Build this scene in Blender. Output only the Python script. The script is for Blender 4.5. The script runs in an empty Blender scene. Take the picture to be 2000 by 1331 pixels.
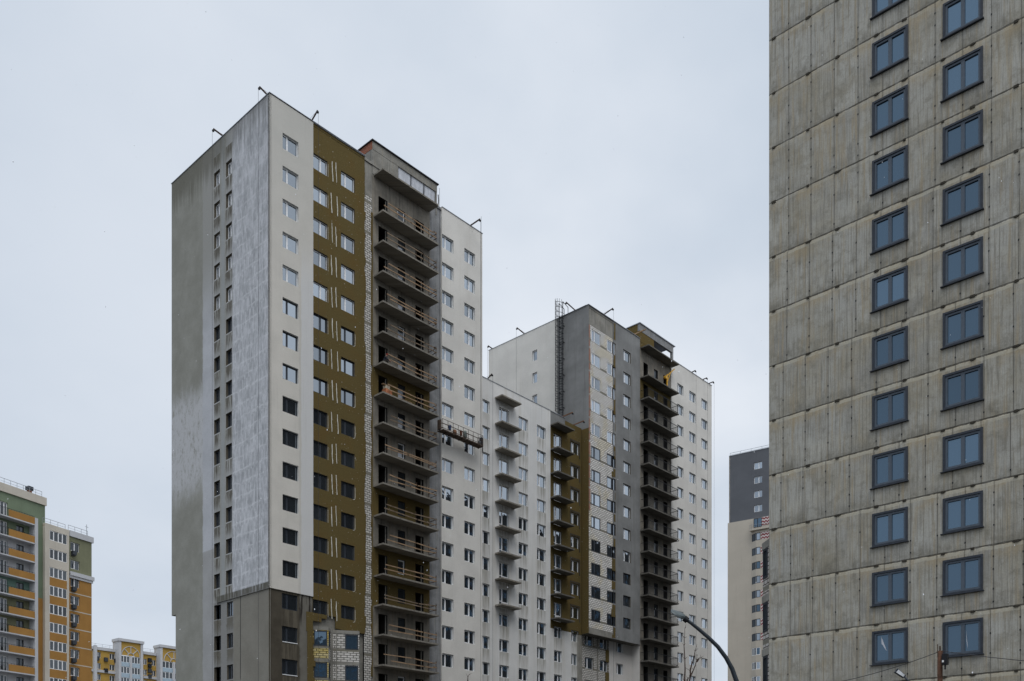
import bpy, math, random
from mathutils import Vector
random.seed(7)
sc = bpy.context.scene
# ------------------------------------------------------------------ camera
FP, HY = 1799.0, 1582.0                     # focal length and horizon row of a 2000 px wide frame
TH = math.atan2(1639, 1799); S, C = math.sin(TH), math.cos(TH)
CX, CY, CZ = -43.562, -67.289, 1.6
cam = bpy.data.cameras.new('camera'); co = bpy.data.objects.new('camera', cam)
sc.collection.objects.link(co); sc.camera = co
co.location = (CX, CY, CZ); co.rotation_euler = (math.pi/2, 0, math.atan2(-C, S))
cam.sensor_width = 36; cam.lens = 36*FP/2000
cam.shift_y = (HY-665.5)/2000; cam.clip_start = 0.3; cam.clip_end = 3000
# ------------------------------------------------------------------ light
W = bpy.data.worlds.new("World"); sc.world = W; W.use_nodes = True
SUN_EL, SUN_AZ = math.radians(58), math.radians(235)
sun = bpy.data.lights.new('sun', 'SUN'); sun.energy = 1.0; sun.angle = math.radians(35); sun.color = (1, .97, .93)
so = bpy.data.objects.new('sun', sun); sc.collection.objects.link(so)
sd = Vector((math.cos(SUN_EL)*math.cos(SUN_AZ), math.cos(SUN_EL)*math.sin(SUN_AZ), math.sin(SUN_EL)))
so.rotation_euler = sd.to_track_quat('Z', 'Y').to_euler()
sc.view_settings.view_transform = 'Standard'; sc.view_settings.look = 'None'
sc.view_settings.exposure = 0; sc.view_settings.gamma = 1

# ------------------------------------------------------------------ node shorthand
class G:
    def __init__(s, nt): s.nt = nt
    def n(s, t, **k):
        x = s.nt.nodes.new(t)
        for a, b in k.items(): setattr(x, a, b)
        return x
    def put(s, sock, v):
        if isinstance(v, bpy.types.NodeSocket): s.nt.links.new(v, sock)
        elif v is not None:
            if hasattr(sock.default_value, '__len__') and not hasattr(v, '__len__'): v = (v,)*len(sock.default_value)
            if hasattr(v, '__len__') and len(v) == 3 and len(sock.default_value) == 4: v = (*v, 1)
            sock.default_value = v
    def m(s, op, a, b=0.0, c=None, clamp=False):
        x = s.n('ShaderNodeMath', operation=op, use_clamp=clamp)
        s.put(x.inputs[0], a); s.put(x.inputs[1], b)
        if c is not None: s.put(x.inputs[2], c)
        return x.outputs[0]
    def add(s, a, b): return s.m('ADD', a, b)
    def sub(s, a, b): return s.m('SUBTRACT', a, b)
    def mul(s, a, b): return s.m('MULTIPLY', a, b)
    def ramp(s, v, lo, hi, a=0.0, b=1.0):
        x = s.n('ShaderNodeMapRange', interpolation_type='SMOOTHSTEP')
        for i, q in enumerate((v, lo, hi, a, b)): s.put(x.inputs[i], q)
        return x.outputs[0]
    def band(s, v, lo, hi, e=.05): return s.mul(s.ramp(v, lo-e, lo+e), s.sub(1, s.ramp(v, hi-e, hi+e)))
    def pos(s):
        g = s.n('ShaderNodeNewGeometry'); p = s.n('ShaderNodeSeparateXYZ'); s.nt.links.new(g.outputs['Position'], p.inputs[0])
        return p.outputs
    def vec(s, x, y, z):
        q = s.n('ShaderNodeCombineXYZ')
        for i, v in enumerate((x, y, z)): s.put(q.inputs[i], v)
        return q.outputs[0]
    def noise(s, vec, scale=1, det=4, rough=.55):
        x = s.n('ShaderNodeTexNoise'); s.put(x.inputs['Vector'], vec); s.put(x.inputs['Scale'], scale)
        x.inputs['Detail'].default_value = det; x.inputs['Roughness'].default_value = rough
        return x.outputs[0]
    def mix(s, f, a, b, mode='MIX'):
        x = s.n('ShaderNodeMix', data_type='RGBA', blend_type=mode)
        s.put(x.inputs[0], f); s.put(x.inputs[6], a); s.put(x.inputs[7], b)
        return x.outputs[2]
    def scale(s, col, f):
        x = s.n('ShaderNodeVectorMath', operation='SCALE'); s.put(x.inputs[0], col); s.put(x.inputs['Scale'], f)
        return x.outputs[0]

def material(name, rough=.9, spec=.25):
    m = bpy.data.materials.new(name); m.use_nodes = True
    g = G(m.node_tree); b = m.node_tree.nodes['Principled BSDF']
    b.inputs['Roughness'].default_value = rough; b.inputs['Specular IOR Level'].default_value = spec
    return m, g, b
def bump(g, b, h, dist=.02, st=.6):
    n = g.n('ShaderNodeBump'); n.inputs['Strength'].default_value = st; n.inputs['Distance'].default_value = dist
    g.put(n.inputs['Height'], h); g.nt.links.new(n.outputs[0], b.inputs['Normal'])

# sky: overcast cloud deck over a Nishita base
g = G(W.node_tree); W.node_tree.nodes.clear()
tc = g.n('ShaderNodeTexCoord'); d = tc.outputs['Generated']
sx = g.n('ShaderNodeSeparateXYZ'); g.put(sx.inputs[0], d); dz = sx.outputs[2]
zc = g.m('MAXIMUM', dz, .0); den = g.add(zc, .35)
cv = g.vec(g.m('DIVIDE', sx.outputs[0], den), g.m('DIVIDE', sx.outputs[1], den), 0)
n1 = g.noise(cv, 1.1, 5, .5); n2 = g.noise(cv, .45, 3, .5)
n3 = g.noise(cv, 3.2, 6, .55); nn = g.add(g.add(g.mul(n1, .42), g.mul(n2, .46)), g.mul(n3, .12))
cloud = g.mix(g.ramp(nn, .37, .55), (.575, .655, .76), (.84, .885, .955))
lat = g.add(g.mul(sx.outputs[0], S), g.mul(sx.outputs[1], -C))      # sideways in the world: the cloud is thicker over the west
cloud = g.mix(g.ramp(lat, -.5, .0, .5, 0), cloud, (.50, .585, .70))
cloud = g.scale(cloud, g.ramp(dz, .66, .95, 1.0, 2.3))
cloud = g.mix(g.ramp(dz, -.02, .0), (.12, .12, .12), cloud)
sky = g.n('ShaderNodeTexSky', sky_type='NISHITA', sun_disc=False)
sky.sun_elevation = SUN_EL; sky.sun_rotation = math.pi/2-SUN_AZ
skyc = g.scale(sky.outputs[0], .06)
fin = g.mix(.96, skyc, cloud)
bg = g.n('ShaderNodeBackground'); g.put(bg.inputs[0], fin); bg.inputs[1].default_value = 1.0
out = g.n('ShaderNodeOutputWorld'); W.node_tree.links.new(bg.outputs[0], out.inputs[0])

# ------------------------------------------------------------------ materials
def wallmat(name, base, var=.12, streak=.12, stain=(.45, .42, .36), stain_amt=.35, rough=.92, fine=.02, tint=None, bmp=.006):
    """rendered or painted wall: blotches, vertical rain streaks, dirt"""
    m, g, b = material(name, rough, .2); x, y, z = g.pos()
    h = g.add(x, g.mul(y, .83))
    blot = g.noise(g.vec(h, z, 3.1), .35, 5, .6); col = g.mix(g.ramp(blot, .3, .7), [c*(1-var) for c in base], [min(1, c*(1+var*.5)) for c in base])
    st = g.noise(g.vec(g.mul(h, 2.6), g.mul(z, .09), 1.7), 1, 5, .62)
    col = g.mix(g.ramp(st, .50, .80, 0, streak*3), col, [c*s for c, s in zip(base, stain)])
    st2 = g.noise(g.vec(g.mul(h, 6), g.mul(z, .16), 7.7), 1, 3, .5)
    lo = g.noise(g.vec(h, z, 9), .25, 2, .5)
    col = g.mix(g.mul(g.ramp(st2, .6, .74), g.ramp(lo, .45, .7, 0, stain_amt)), col, [c*s*.8 for c, s in zip(base, stain)])
    fn = g.noise(g.vec(h, z, y), 9, 4, .7)
    col = g.scale(col, g.ramp(fn, .2, .8, 1-fine*3, 1+fine*3))
    g.put(b.inputs['Base Color'], col); bump(g, b, fn, bmp, .5)
    return m

def simple(name, col, rough=.6, metal=0, var=.15, scale=6, spec=.3):
    m, g, b = material(name, rough, spec); b.inputs['Metallic'].default_value = metal
    tcn = g.n('ShaderNodeTexCoord'); f = g.noise(tcn.outputs['Object'], scale, 4, .6)
    g.put(b.inputs['Base Color'], g.mix(g.ramp(f, .3, .7), [c*(1-var) for c in col], [min(1, c*(1+var)) for c in col]))
    return m

def brickmat(name, col, col2, mortar, bw=.25, bh=.088, axis='x', yellow=None, beam=True):
    m, g, b = material(name, .95, .15); x, y, z = g.pos()
    h = x if axis == 'x' else (y if axis == 'y' else g.add(g.mul(x, .7), g.mul(y, .7)))
    wob = g.noise(g.vec(h, z, 2), 1.7, 2, .5)
    br = g.n('ShaderNodeTexBrick', offset=.5); g.put(br.inputs['Vector'], g.vec(g.add(h, g.mul(wob, .03)), g.add(z, g.mul(wob, .05)), 0))
    br.inputs['Scale'].default_value = 1
    br.inputs['Brick Width'].default_value = bw; br.inputs['Row Height'].default_value = bh
    br.inputs['Mortar Size'].default_value = bh*.12; br.inputs['Mortar Smooth'].default_value = .2
    g.put(br.inputs['Color1'], col); g.put(br.inputs['Color2'], col2); g.put(br.inputs['Mortar'], mortar)
    c = br.outputs[0]
    n = g.noise(g.vec(h, z, 0), .9, 5, .65)
    c = g.mix(g.ramp(n, .55, .75, 0, .45), c, [v*.6 for v in col])
    if yellow:
        n2 = g.noise(g.vec(h, z, 5), .5, 3, .5); c = g.mix(g.ramp(n2, .53, .6, 0, .75), c, yellow, 'MULTIPLY')
    # concrete floor-edge beam every storey
    zz = g.m('FRACT', g.m('DIVIDE', g.sub(z, 1.85), 2.8))
    if beam: c = g.mix(g.sub(1, g.ramp(zz, .085, .095)), c, g.mix(g.noise(g.vec(h, z, 0), 2, 4, .6), (.17, .16, .13), (.27, .255, .21)))
    g.put(b.inputs['Base Color'], c); bump(g, b, br.outputs['Fac'], -.02, .8)
    return m

def woolmat(name, base):
    m, g, b = material(name, 1, .05); x, y, z = g.pos(); h = g.add(x, g.mul(y, .9))
    n = g.noise(g.vec(h, z, 0), 14, 5, .75); n2 = g.noise(g.vec(h, z, 4), .5, 4, .6)
    c = g.mix(g.ramp(n, .3, .7), [v*.72 for v in base], [v*1.25 for v in base])
    c = g.mix(g.ramp(n2, .45, .75, 0, .35), c, (base[0]*1.15, base[1]*.85, base[2]*.6))
    # board joints
    r = g.m('FLOOR', g.m('DIVIDE', z, .6)); ox = g.mul(g.m('FRACT', g.mul(r, .5)), 1.0)
    fx = g.m('FRACT', g.m('DIVIDE', g.add(h, g.mul(ox, 1.2)), 1.2)); fz = g.m('FRACT', g.m('DIVIDE', z, .6))
    j = g.m('MAXIMUM', g.sub(1, g.ramp(fx, .008, .02)), g.sub(1, g.ramp(fz, .01, .035)))
    c = g.mix(g.mul(j, .32), c, [v*.45 for v in base])
    dt = g.noise(g.vec(g.mul(h, 1), z, 8), 7, 1, .2)
    c = g.mix(g.ramp(dt, .755, .77, 0, .7), c, (.5, .48, .4))
    g.put(b.inputs['Base Color'], c); bump(g, b, n, .02, .7)
    return m

def concmat(name, base, warm=(1.12, 1.0, .8), streaks=1.0, line=0, ls=.6):
    """board-marked raw concrete with rain streaks"""
    m, g, b = material(name, .9, .25); x, y, z = g.pos(); h = g.add(x, g.mul(y, .9))
    n = g.noise(g.vec(h, z, 1), .8, 6, .65); st = g.noise(g.vec(g.mul(h, 4), g.mul(z, .22), 1), 1, 5, .6)
    c = g.mix(g.ramp(n, .3, .7), [v*.72 for v in base], [v*1.12 for v in base])
    c = g.mix(g.ramp(st, .5, .75, 0, .6*streaks), c, [v*.42 for v in base])
    st2 = g.noise(g.vec(g.mul(h, 3.1), g.mul(z, .35), 6), 1, 4, .6)
    c = g.mix(g.ramp(st2, .52, .75, 0, .45*streaks), c, [v*w*1.1 for v, w in zip(base, warm)])
    fn = g.noise(g.vec(h, z, y), 11, 4, .7); c = g.scale(c, g.ramp(fn, .2, .8, .88, 1.1))
    if line:
        fx = g.m('FRACT', g.m('DIVIDE', h, ls)); c = g.mix(g.sub(1, g.ramp(fx, .02, .05, 0, 1)), c, [v*.5 for v in base])
    g.put(b.inputs['Base Color'], c); bump(g, b, g.add(fn, g.mul(st, .6)), .012, .6)
    return m

M = {}
M['beige'] = wallmat('beige_plaster', (.70, .68, .635), .09, .06, (.72, .68, .6), .25)
M['mid'] = wallmat('pale_grey_plaster', (.58, .56, .51), .10, .10, (.58, .52, .42), .55)
def midmat():
    m, g, b = material('pale_grey_plaster_with_drips', .92, .2); x, y, z = g.pos()
    n = g.noise(g.vec(x, z, 0), .35, 5, .6); c = g.mix(g.ramp(n, .3, .7), (.66, .66, .645), (.74, .735, .715))
    st = g.noise(g.vec(g.mul(x, 5), g.mul(z, .22), 1), 1, 5, .65); w = g.noise(g.vec(g.mul(x, 1.1), g.mul(z, .06), 5), 1, 4, .5)
    c = g.mix(g.ramp(w, .48, .72, 0, .4), c, (.52, .49, .42)); f = g.m('FRACT', g.m('DIVIDE', g.sub(z, 44.0-2.8*19), 2.8)); inw = None
    for a, e in ((26.4, 27.85), (29.35, 30.93), (32.5, 34.08), (35.62, 37.18), (38.7, 40.15), (41.9, 43.4)):
        q = g.band(x, a, e, .12); inw = q if inw is None else g.m('MAXIMUM', inw, q)
    dr = g.mul(g.mul(inw, g.ramp(g.add(f, g.mul(g.sub(st, .5), .7)), .25, 1.0)), g.ramp(st, .42, .62, .25, .8))
    c = g.mix(g.mul(dr, g.sub(1, g.ramp(z, 43.5, 44.6))), c, (.27, .255, .21)); ln = g.mul(g.ramp(g.noise(g.vec(g.mul(x, 9), g.mul(z, .05), 8), 1, 2, .5), .62, .7), .3); c = g.mix(ln, c, (.3, .29, .25))
    fn = g.noise(g.vec(x, z, y), 9, 4, .7); c = g.scale(c, g.ramp(fn, .2, .8, .95, 1.04)); g.put(b.inputs['Base Color'], c); bump(g, b, fn, .006, .5); return m
M['mid'] = midmat()
M['white'] = wallmat('white_plaster', (.66, .64, .61), .07, .05, (.65, .6, .5), .2)
M['grey'] = wallmat('grey_primer', (.235, .238, .235), .22, .20, (.55, .53, .48), .4)
M['olive'] = wallmat('dark_base_coat', (.072, .062, .046), .45, .5, (.30, .24, .17), .9)
M['wool'] = woolmat('mineral_wool', (.132, .100, .041))
M['conc'] = concmat('raw_concrete', (.28, .27, .24)); M['logg'] = concmat('stained_balcony_wall', (.25, .23, .195), streaks=1.5)
M['sidec'] = concmat('darkened_side_concrete', (.055, .053, .048)); M['pier'] = concmat('formed_concrete', (.27, .275, .28), line=1, ls=.55)  # side concrete: unseen faces, colour darkened so the lower panes reflect dark
M['slab'] = concmat('slab_concrete', (.25, .232, .20), streaks=1.6)
M['gslab'] = concmat('dark_slab_concrete', (.15, .142, .125))
M['brick'] = brickmat('silicate_brick', (.66, .64, .60), (.54, .52, .48), (.02, .018, .015), .46, .21)
M['brickx'] = brickmat('silicate_brick_warm', (.84, .82, .79), (.68, .66, .62), (.09, .085, .075), .46, .215, 'x', (1, .94, .78))
M['bricky'] = brickmat('yellow_daubed_brick', (.55, .47, .26), (.5, .4, .14), (.03, .025, .012), .46, .195, 'x', (1, .85, .3))
M['bricks'] = brickmat('side_brick', (.52, .5, .47), (.44, .4, .36), (.06, .05, .04), .4, .22, 'd')
M['redbrick'] = brickmat('red_brick', (.36, .12, .065), (.27, .09, .05), (.24, .2, .17), .25, .088, 'y', None, False)
M['redbrickx'] = brickmat('red_brick_quoin', (.40, .17, .11), (.42, .26, .2), (.2, .17, .15), .25, .088, 'x')
M['metal'] = simple('grey_metal_flashing', (.30, .32, .35), .5, .3)
M['frame_w'] = simple('white_window_profile', (.86, .87, .88), .35, 0, .03)
M['frame_d'] = simple('dark_window_profile', (.035, .042, .052), .4, 0, .15)
M['frame_b'] = simple('blue_black_profile', (.028, .034, .045), .38, 0, .2)
M['frame_i'] = simple('slate_window_profile', (.075, .095, .12), .35, 0, .1)
M['black'] = simple('black_steel', (.018, .019, .022), .5, .4)
M['wood'] = simple('weathered_board', (.30, .20, .12), .8, 0, .25, 2)
M['wood2'] = simple('old_grey_board', (.19, .14, .095), .85, 0, .35, 2)
M['rust'] = simple('rusty_steel', (.085, .06, .045), .85, .2, .5, 12)
M['brownst'] = simple('brown_painted_steel', (.05, .028, .02), .7, .3, .4, 14)
M['orange'] = simple('orange_steel', (.19, .09, .045), .6, .2, .2)
M['yellow'] = simple('yellow_painted_steel', (.65, .36, .03), .5, .1, .15)
M['film'] = simple('milky_plastic_film', (.5, .52, .56), .35, 0, .12, 1.5)
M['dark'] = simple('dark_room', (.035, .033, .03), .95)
M['foam'] = simple('white_mounting_foam', (.68, .66, .58), .95, 0, .12, 20)
M['rope'] = simple('steel_rope', (.05, .05, .055), .7)
M['reveal_w'] = simple('light_reveal_plaster', (.6, .6, .58), .9, 0, .05)
M['reveal_d'] = simple('dark_reveal', (.12, .105, .08), .95, 0, .1)
M['asphalt'] = simple('asphalt', (.05, .05, .052), .9, 0, .25, .3)
M['soil'] = simple('trodden_soil_and_snow', (.07, .066, .06), .95, 0, .5, .12)
M['roof'] = simple('roofing_felt', (.07, .07, .075), .9)

def glassmat(name, fac, tint, deep, wav=.05, rough=.02):
    m = bpy.data.materials.new(name); m.use_nodes = True; nt = m.node_tree; nt.nodes.clear(); g = G(nt)
    gl = g.n('ShaderNodeBsdfGlossy'); gl.inputs['Roughness'].default_value = rough; g.put(gl.inputs['Color'], tint)
    df = g.n('ShaderNodeBsdfDiffuse'); oi = g.n('ShaderNodeObjectInfo')
    g.put(df.inputs['Color'], g.scale(g.mix(oi.outputs['Random'], deep, [v*2.0 for v in deep]), 1.0))
    p = g.pos(); n = g.noise(g.vec(p[0], p[1], p[2]), .9, 2, .4)
    bn = g.n('ShaderNodeBump'); bn.inputs['Strength'].default_value = 1; bn.inputs['Distance'].default_value = wav; g.put(bn.inputs['Height'], n)
    nt.links.new(bn.outputs[0], gl.inputs['Normal'])
    lw = g.n('ShaderNodeLayerWeight'); lw.inputs[0].default_value = .35
    f = g.m('ADD', g.add(fac, g.mul(g.sub(oi.outputs['Random'], .5), min(.2, fac*.6))), g.mul(lw.outputs['Fresnel'], .35), clamp=True)
    mx = g.n('ShaderNodeMixShader'); g.put(mx.inputs[0], f); nt.links.new(df.outputs[0], mx.inputs[1]); nt.links.new(gl.outputs[0], mx.inputs[2])
    o = g.n('ShaderNodeOutputMaterial'); nt.links.new(mx.outputs[0], o.inputs[0])
    return m
M['glass'] = glassmat('window_glass', .36, (.80, .90, 1.0), (.010, .012, .015), .012)
M['glass_b'] = glassmat('blue_window_glass', .16, (.52, .76, 1.0), (.014, .024, .036), .006)
M['glass_n'] = glassmat('plain_glass', .05, (.85, .93, 1.0), (.022, .026, .03), .02)

# ------------------------------------------------------------------ mesh helpers
col = sc.collection
def link(name, me, parent=None, loc=(0, 0, 0), rz=0):
    o = bpy.data.objects.new(name, me); col.objects.link(o)
    if parent is not None: o.parent = parent
    o.location = loc; o.rotation_euler = (0, 0, rz)
    return o
class MB:
    def __init__(s): s.v = []; s.f = []; s.mi = []
    def quad(s, *p, mi=0):
        i = len(s.v); s.v += [tuple(q) for q in p]; s.f.append(tuple(range(i, i+len(p)))); s.mi.append(mi)
    def hexa(s, p, mi=0):                    # p: 8 corners, bottom 0-3 ccw, top 4-7
        i = len(s.v); s.v += [tuple(q) for q in p]
        for f in ((0, 3, 2, 1), (4, 5, 6, 7), (0, 1, 5, 4), (1, 2, 6, 5), (2, 3, 7, 6), (3, 0, 4, 7)):
            s.f.append(tuple(i+k for k in f)); s.mi.append(mi)
    def box(s, x0, x1, y0, y1, z0, z1, mi=0):
        s.hexa([(x0, y0, z0), (x1, y0, z0), (x1, y1, z0), (x0, y1, z0), (x0, y0, z1), (x1, y0, z1), (x1, y1, z1), (x0, y1, z1)], mi)
    def bar(s, a, b, w, h=None, mi=0):       # square bar between two points
        h = h or w; a = Vector(a); b = Vector(b); d = (b-a).normalized()
        up = Vector((0, 0, 1)) if abs(d.z) < .95 else Vector((1, 0, 0))
        r = d.cross(up).normalized()*w/2; u = r.cross(d).normalized()*h/2
        s.hexa([a-r-u, a+r-u, a+r+u, a-r+u, b-r-u, b+r-u, b+r+u, b-r+u], mi)
    def tube(s, pts, rad, n=8, mi=0, cap=True):
        pts = [Vector(p) for p in pts]; rad = rad if hasattr(rad, '__len__') else [rad]*len(pts)
        base = len(s.v); prev = None
        for k, p in enumerate(pts):
            d = (pts[min(k+1, len(pts)-1)]-pts[max(k-1, 0)]).normalized()
            r = (prev-d*prev.dot(d)) if prev is not None else d.cross(Vector((0, 0, 1)) if abs(d.z) < .9 else Vector((1, 0, 0)))
            r.normalize(); prev = r; u = d.cross(r)
            for j in range(n):
                a = 2*math.pi*j/n; s.v.append(tuple(p+(r*math.cos(a)+u*math.sin(a))*rad[k]))
        for k in range(len(pts)-1):
            for j in range(n):
                s.f.append((base+k*n+j, base+k*n+(j+1) % n, base+(k+1)*n+(j+1) % n, base+(k+1)*n+j)); s.mi.append(mi)
        if cap:
            s.f.append(tuple(base+j for j in range(n))[::-1]); s.mi.append(mi)
            s.f.append(tuple(base+(len(pts)-1)*n+j for j in range(n))); s.mi.append(mi)
    def mesh(s, name, mats, smooth=False):
        me = bpy.data.meshes.new(name); me.from_pydata([tuple(v) for v in s.v], [], s.f)
        for m in (mats if isinstance(mats, (list, tuple)) else [mats]): me.materials.append(m)
        if any(s.mi):
            for p, i in zip(me.polygons, s.mi): p.material_index = i
        if smooth:
            for p in me.polygons: p.use_smooth = True
        me.update(); return me
    def build(s, name, mats, parent=None, loc=(0, 0, 0), rz=0, world=True, smooth=False):
        if parent is not None and world:
            L = parent.matrix_world.translation if parent.parent else parent.location
            s.v = [(v[0]-L[0], v[1]-L[1], v[2]-L[2]) for v in s.v]
        return link(name, s.mesh(name, mats, smooth), parent, loc, rz)
def tag(o, label, cat=None, group=None, kind=None):
    if label: o['label'] = label
    if cat: o['category'] = cat
    if group: o['group'] = group
    if kind: o['kind'] = kind
    return o
def thing(name, label, cat, loc=(0, 0, 0), group=None, rz=0):
    return tag(link(name, None, None, loc, rz), label, cat, group)

class Fr:
    """a wall frame: a runs left to right as seen from outside, d is depth inward"""
    def __init__(s, ox, oy, ang): s.ox, s.oy, s.ang = ox, oy, ang; s.ca, s.sa = math.cos(ang), math.sin(ang)
    def p(s, a, d, z): return (s.ox+s.ca*a-s.sa*d, s.oy+s.sa*a+s.ca*d, z)
    def ax(s, x, d=0):                       # a-coordinate of a column of the 2000 px photograph on the plane at depth d
        q = (x-1000)/FP; ru, rv = S*q+C, -C*q+S
        wx, wy = CX-s.ox, CY-s.oy                # camera + t*r = o + a*A + d*N
        t = (d-(-wx*s.sa+wy*s.ca))/(-ru*s.sa+rv*s.ca)
        return (wx+t*ru)*s.ca+(wy+t*rv)*s.sa, t
    def az(s, x, y, d=0):
        a, t = s.ax(x, d); return a, CZ+(HY-y)/FP*t
    def box(s, mb, a0, a1, d0, d1, z0, z1, mi=0):
        mb.hexa([s.p(a0, d0, z0), s.p(a1, d0, z0), s.p(a1, d1, z0), s.p(a0, d1, z0), s.p(a0, d0, z1), s.p(a1, d0, z1), s.p(a1, d1, z1), s.p(a0, d1, z1)], mi)

def wall(parent, name, F, a0, a1, z0, z1, mat, holes=(), d=0.0, rv=.26, edge=0.0, revmat=None, label=None):
    """wall sheet with real openings and their reveals; edge>0 gives the sheet that thickness at its borders"""
    mb = MB(); hs = [h for h in holes if h[0] < a1-1e-4 and h[1] > a0+1e-4 and h[2] < z1-1e-4 and h[3] > z0+1e-4]
    hs = [(max(h[0], a0), min(h[1], a1), max(h[2], z0), min(h[3], z1)) for h in hs]
    cols = sorted(set([a0, a1]+[round(v, 4) for h in hs for v in h[:2]]))
    for i in range(len(cols)-1):
        u0, u1 = cols[i], cols[i+1]; um = (u0+u1)/2
        if u1-u0 < 1e-4: continue
        seg = sorted([(h[2], h[3]) for h in hs if h[0] < um < h[1]]); z = z0
        for s0, s1 in seg+[(z1, z1)]:
            if s0 > z+1e-4: mb.quad(F.p(u0, d, z), F.p(u1, d, z), F.p(u1, d, s0), F.p(u0, d, s0))
            z = max(z, s1)
    for h0, h1, k0, k1 in hs:
        e = d+rv
        mb.quad(F.p(h0, d, k0), F.p(h0, e, k0), F.p(h0, e, k1), F.p(h0, d, k1), mi=1)
        mb.quad(F.p(h1, e, k0), F.p(h1, d, k0), F.p(h1, d, k1), F.p(h1, e, k1), mi=1)
        mb.quad(F.p(h0, d, k0), F.p(h1, d, k0), F.p(h1, e, k0), F.p(h0, e, k0), mi=1)
        mb.quad(F.p(h0, e, k1), F.p(h1, e, k1), F.p(h1, d, k1), F.p(h0, d, k1), mi=1)
    if edge:
        e = d+edge
        mb.quad(F.p(a0, e, z0), F.p(a0, d, z0), F.p(a0, d, z1), F.p(a0, e, z1)); mb.quad(F.p(a1, d, z0), F.p(a1, e, z0), F.p(a1, e, z1), F.p(a1, d, z1))
        mb.quad(F.p(a0, e, z0), F.p(a1, e, z0), F.p(a1, d, z0), F.p(a0, d, z0)); mb.quad(F.p(a0, d, z1), F.p(a1, d, z1), F.p(a1, e, z1), F.p(a0, e, z1))
    o = mb.build(name, [mat, revmat or mat], parent)
    if label: o['label'] = label
    return o

wcache = {}
def window_mesh(w, h, mull, key, kind='t', fw=.065):
    k = (round(w, 2), round(h, 2), mull, key, kind)
    if k in wcache: return wcache[k]
    mb = MB(); y0, y1 = .17, .235
    mb.box(0, fw, y0, y1, 0, h); mb.box(w-fw, w, y0, y1, 0, h); mb.box(fw, w-fw, y0, y1, 0, fw); mb.box(fw, w-fw, y0, y1, h-fw, h)
    ms = mull if hasattr(mull, '__len__') else ([mull] if mull else [])
    xs = [fw]+[m*w for m in ms]+[w-fw]
    for m in ms: mb.box(m*w-.05, m*w+.05, y0-.012, y1, fw, h-fw)
    # sash profiles
    for i in range(len(xs)-1):
        if i % 2 == 0 and len(xs) > 2 or len(xs) == 2:
            l = xs[i]+(0 if i == 0 else .05); r = xs[i+1]-(0 if i == len(xs)-2 else .05); q = .045
            mb.box(l, l+q, y0-.01, y0+.04, fw, h-fw); mb.box(r-q, r, y0-.01, y0+.04, fw, h-fw)
            mb.box(l+q, r-q, y0-.01, y0+.04, fw, fw+q); mb.box(l+q, r-q, y0-.01, y0+.04, h-fw-q, h-fw)
    if kind == 'door':                       # balcony block: glazed door on the left, window with a solid part below on the right
        ms0 = ms[0]*w; mb.box(ms0+.05, w-fw, y0-.02, y1+.01, 0, h*.34); mb.box(fw, ms0, y0-.015, y1, h*.33, h*.33+.07)
    mats = M[key]; me = mb.mesh('window_frame', mats)
    gb = MB()
    for i in range(len(xs)-1):
        t = random.uniform(-.006, .006); t2 = random.uniform(-.006, .006)
        gb.quad((xs[i], .205+t, .03), (xs[i+1], .205-t, .03), (xs[i+1], .205-t+t2, h-.03), (xs[i], .205+t+t2, h-.03))
    wcache[k] = (me, gb.v, gb.f); return wcache[k]
gcache = {}
def window(parent, F, a, z, w, h, mull=.33, key='frame_w', gl='glass', kind='t', d=0.0, name='window', extra=None):
    me, gv, gf = window_mesh(w, h, mull, key, kind)
    kk = (id(me), gl)
    if kk not in gcache:
        gm = bpy.data.meshes.new('pane'); gm.from_pydata(gv, [], gf); gm.materials.append(M[gl]); gcache[kk] = gm
    p = F.p(a, d, z); L = parent.location
    o = link(name, me, parent, (p[0]-L[0], p[1]-L[1], p[2]-L[2]), F.ang)
    link('pane', gcache[kk], o)
    return o

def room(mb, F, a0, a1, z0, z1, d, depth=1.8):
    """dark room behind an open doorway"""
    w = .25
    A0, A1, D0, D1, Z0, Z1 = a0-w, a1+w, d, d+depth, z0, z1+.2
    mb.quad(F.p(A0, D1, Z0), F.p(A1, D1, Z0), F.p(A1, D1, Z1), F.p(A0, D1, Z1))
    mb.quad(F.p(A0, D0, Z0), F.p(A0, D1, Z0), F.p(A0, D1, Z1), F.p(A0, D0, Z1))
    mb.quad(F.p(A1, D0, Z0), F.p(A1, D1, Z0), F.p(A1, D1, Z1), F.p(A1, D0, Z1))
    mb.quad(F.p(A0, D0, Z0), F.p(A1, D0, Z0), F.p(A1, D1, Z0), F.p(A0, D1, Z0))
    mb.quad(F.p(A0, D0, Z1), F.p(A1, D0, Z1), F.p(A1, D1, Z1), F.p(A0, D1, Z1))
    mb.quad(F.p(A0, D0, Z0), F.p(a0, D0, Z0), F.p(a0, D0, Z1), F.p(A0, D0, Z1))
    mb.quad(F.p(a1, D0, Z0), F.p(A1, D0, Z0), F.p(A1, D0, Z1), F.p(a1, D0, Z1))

# ------------------------------------------------------------------ ground
mb = MB(); mb.quad((-900, -900, 0), (1400, -900, 0), (1400, 1400, 0), (-900, 1400, 0))
tag(mb.build('ground', M['soil']), None, None, None, 'structure')
mb = MB(); mb.quad((-52, -600, .004), (-30, -600, .004), (-30, 900, .004), (-52, 900, .004))
tag(mb.build('road', M['asphalt']), None, None, None, 'structure')
mb = MB(); mb.box(-30, -29.7, -600, 900, 0, .14); mb.box(-52.3, -52, -600, 900, 0, .14)
tag(mb.build('kerb', M['slab']), None, None, None, 'structure')
mb = MB(); mb.quad((-29.7, -600, .1), (-25, -600, .1), (-25, 900, .1), (-29.7, 900, .1))
tag(mb.build('pavement', M['asphalt']), None, None, None, 'structure')

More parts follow.
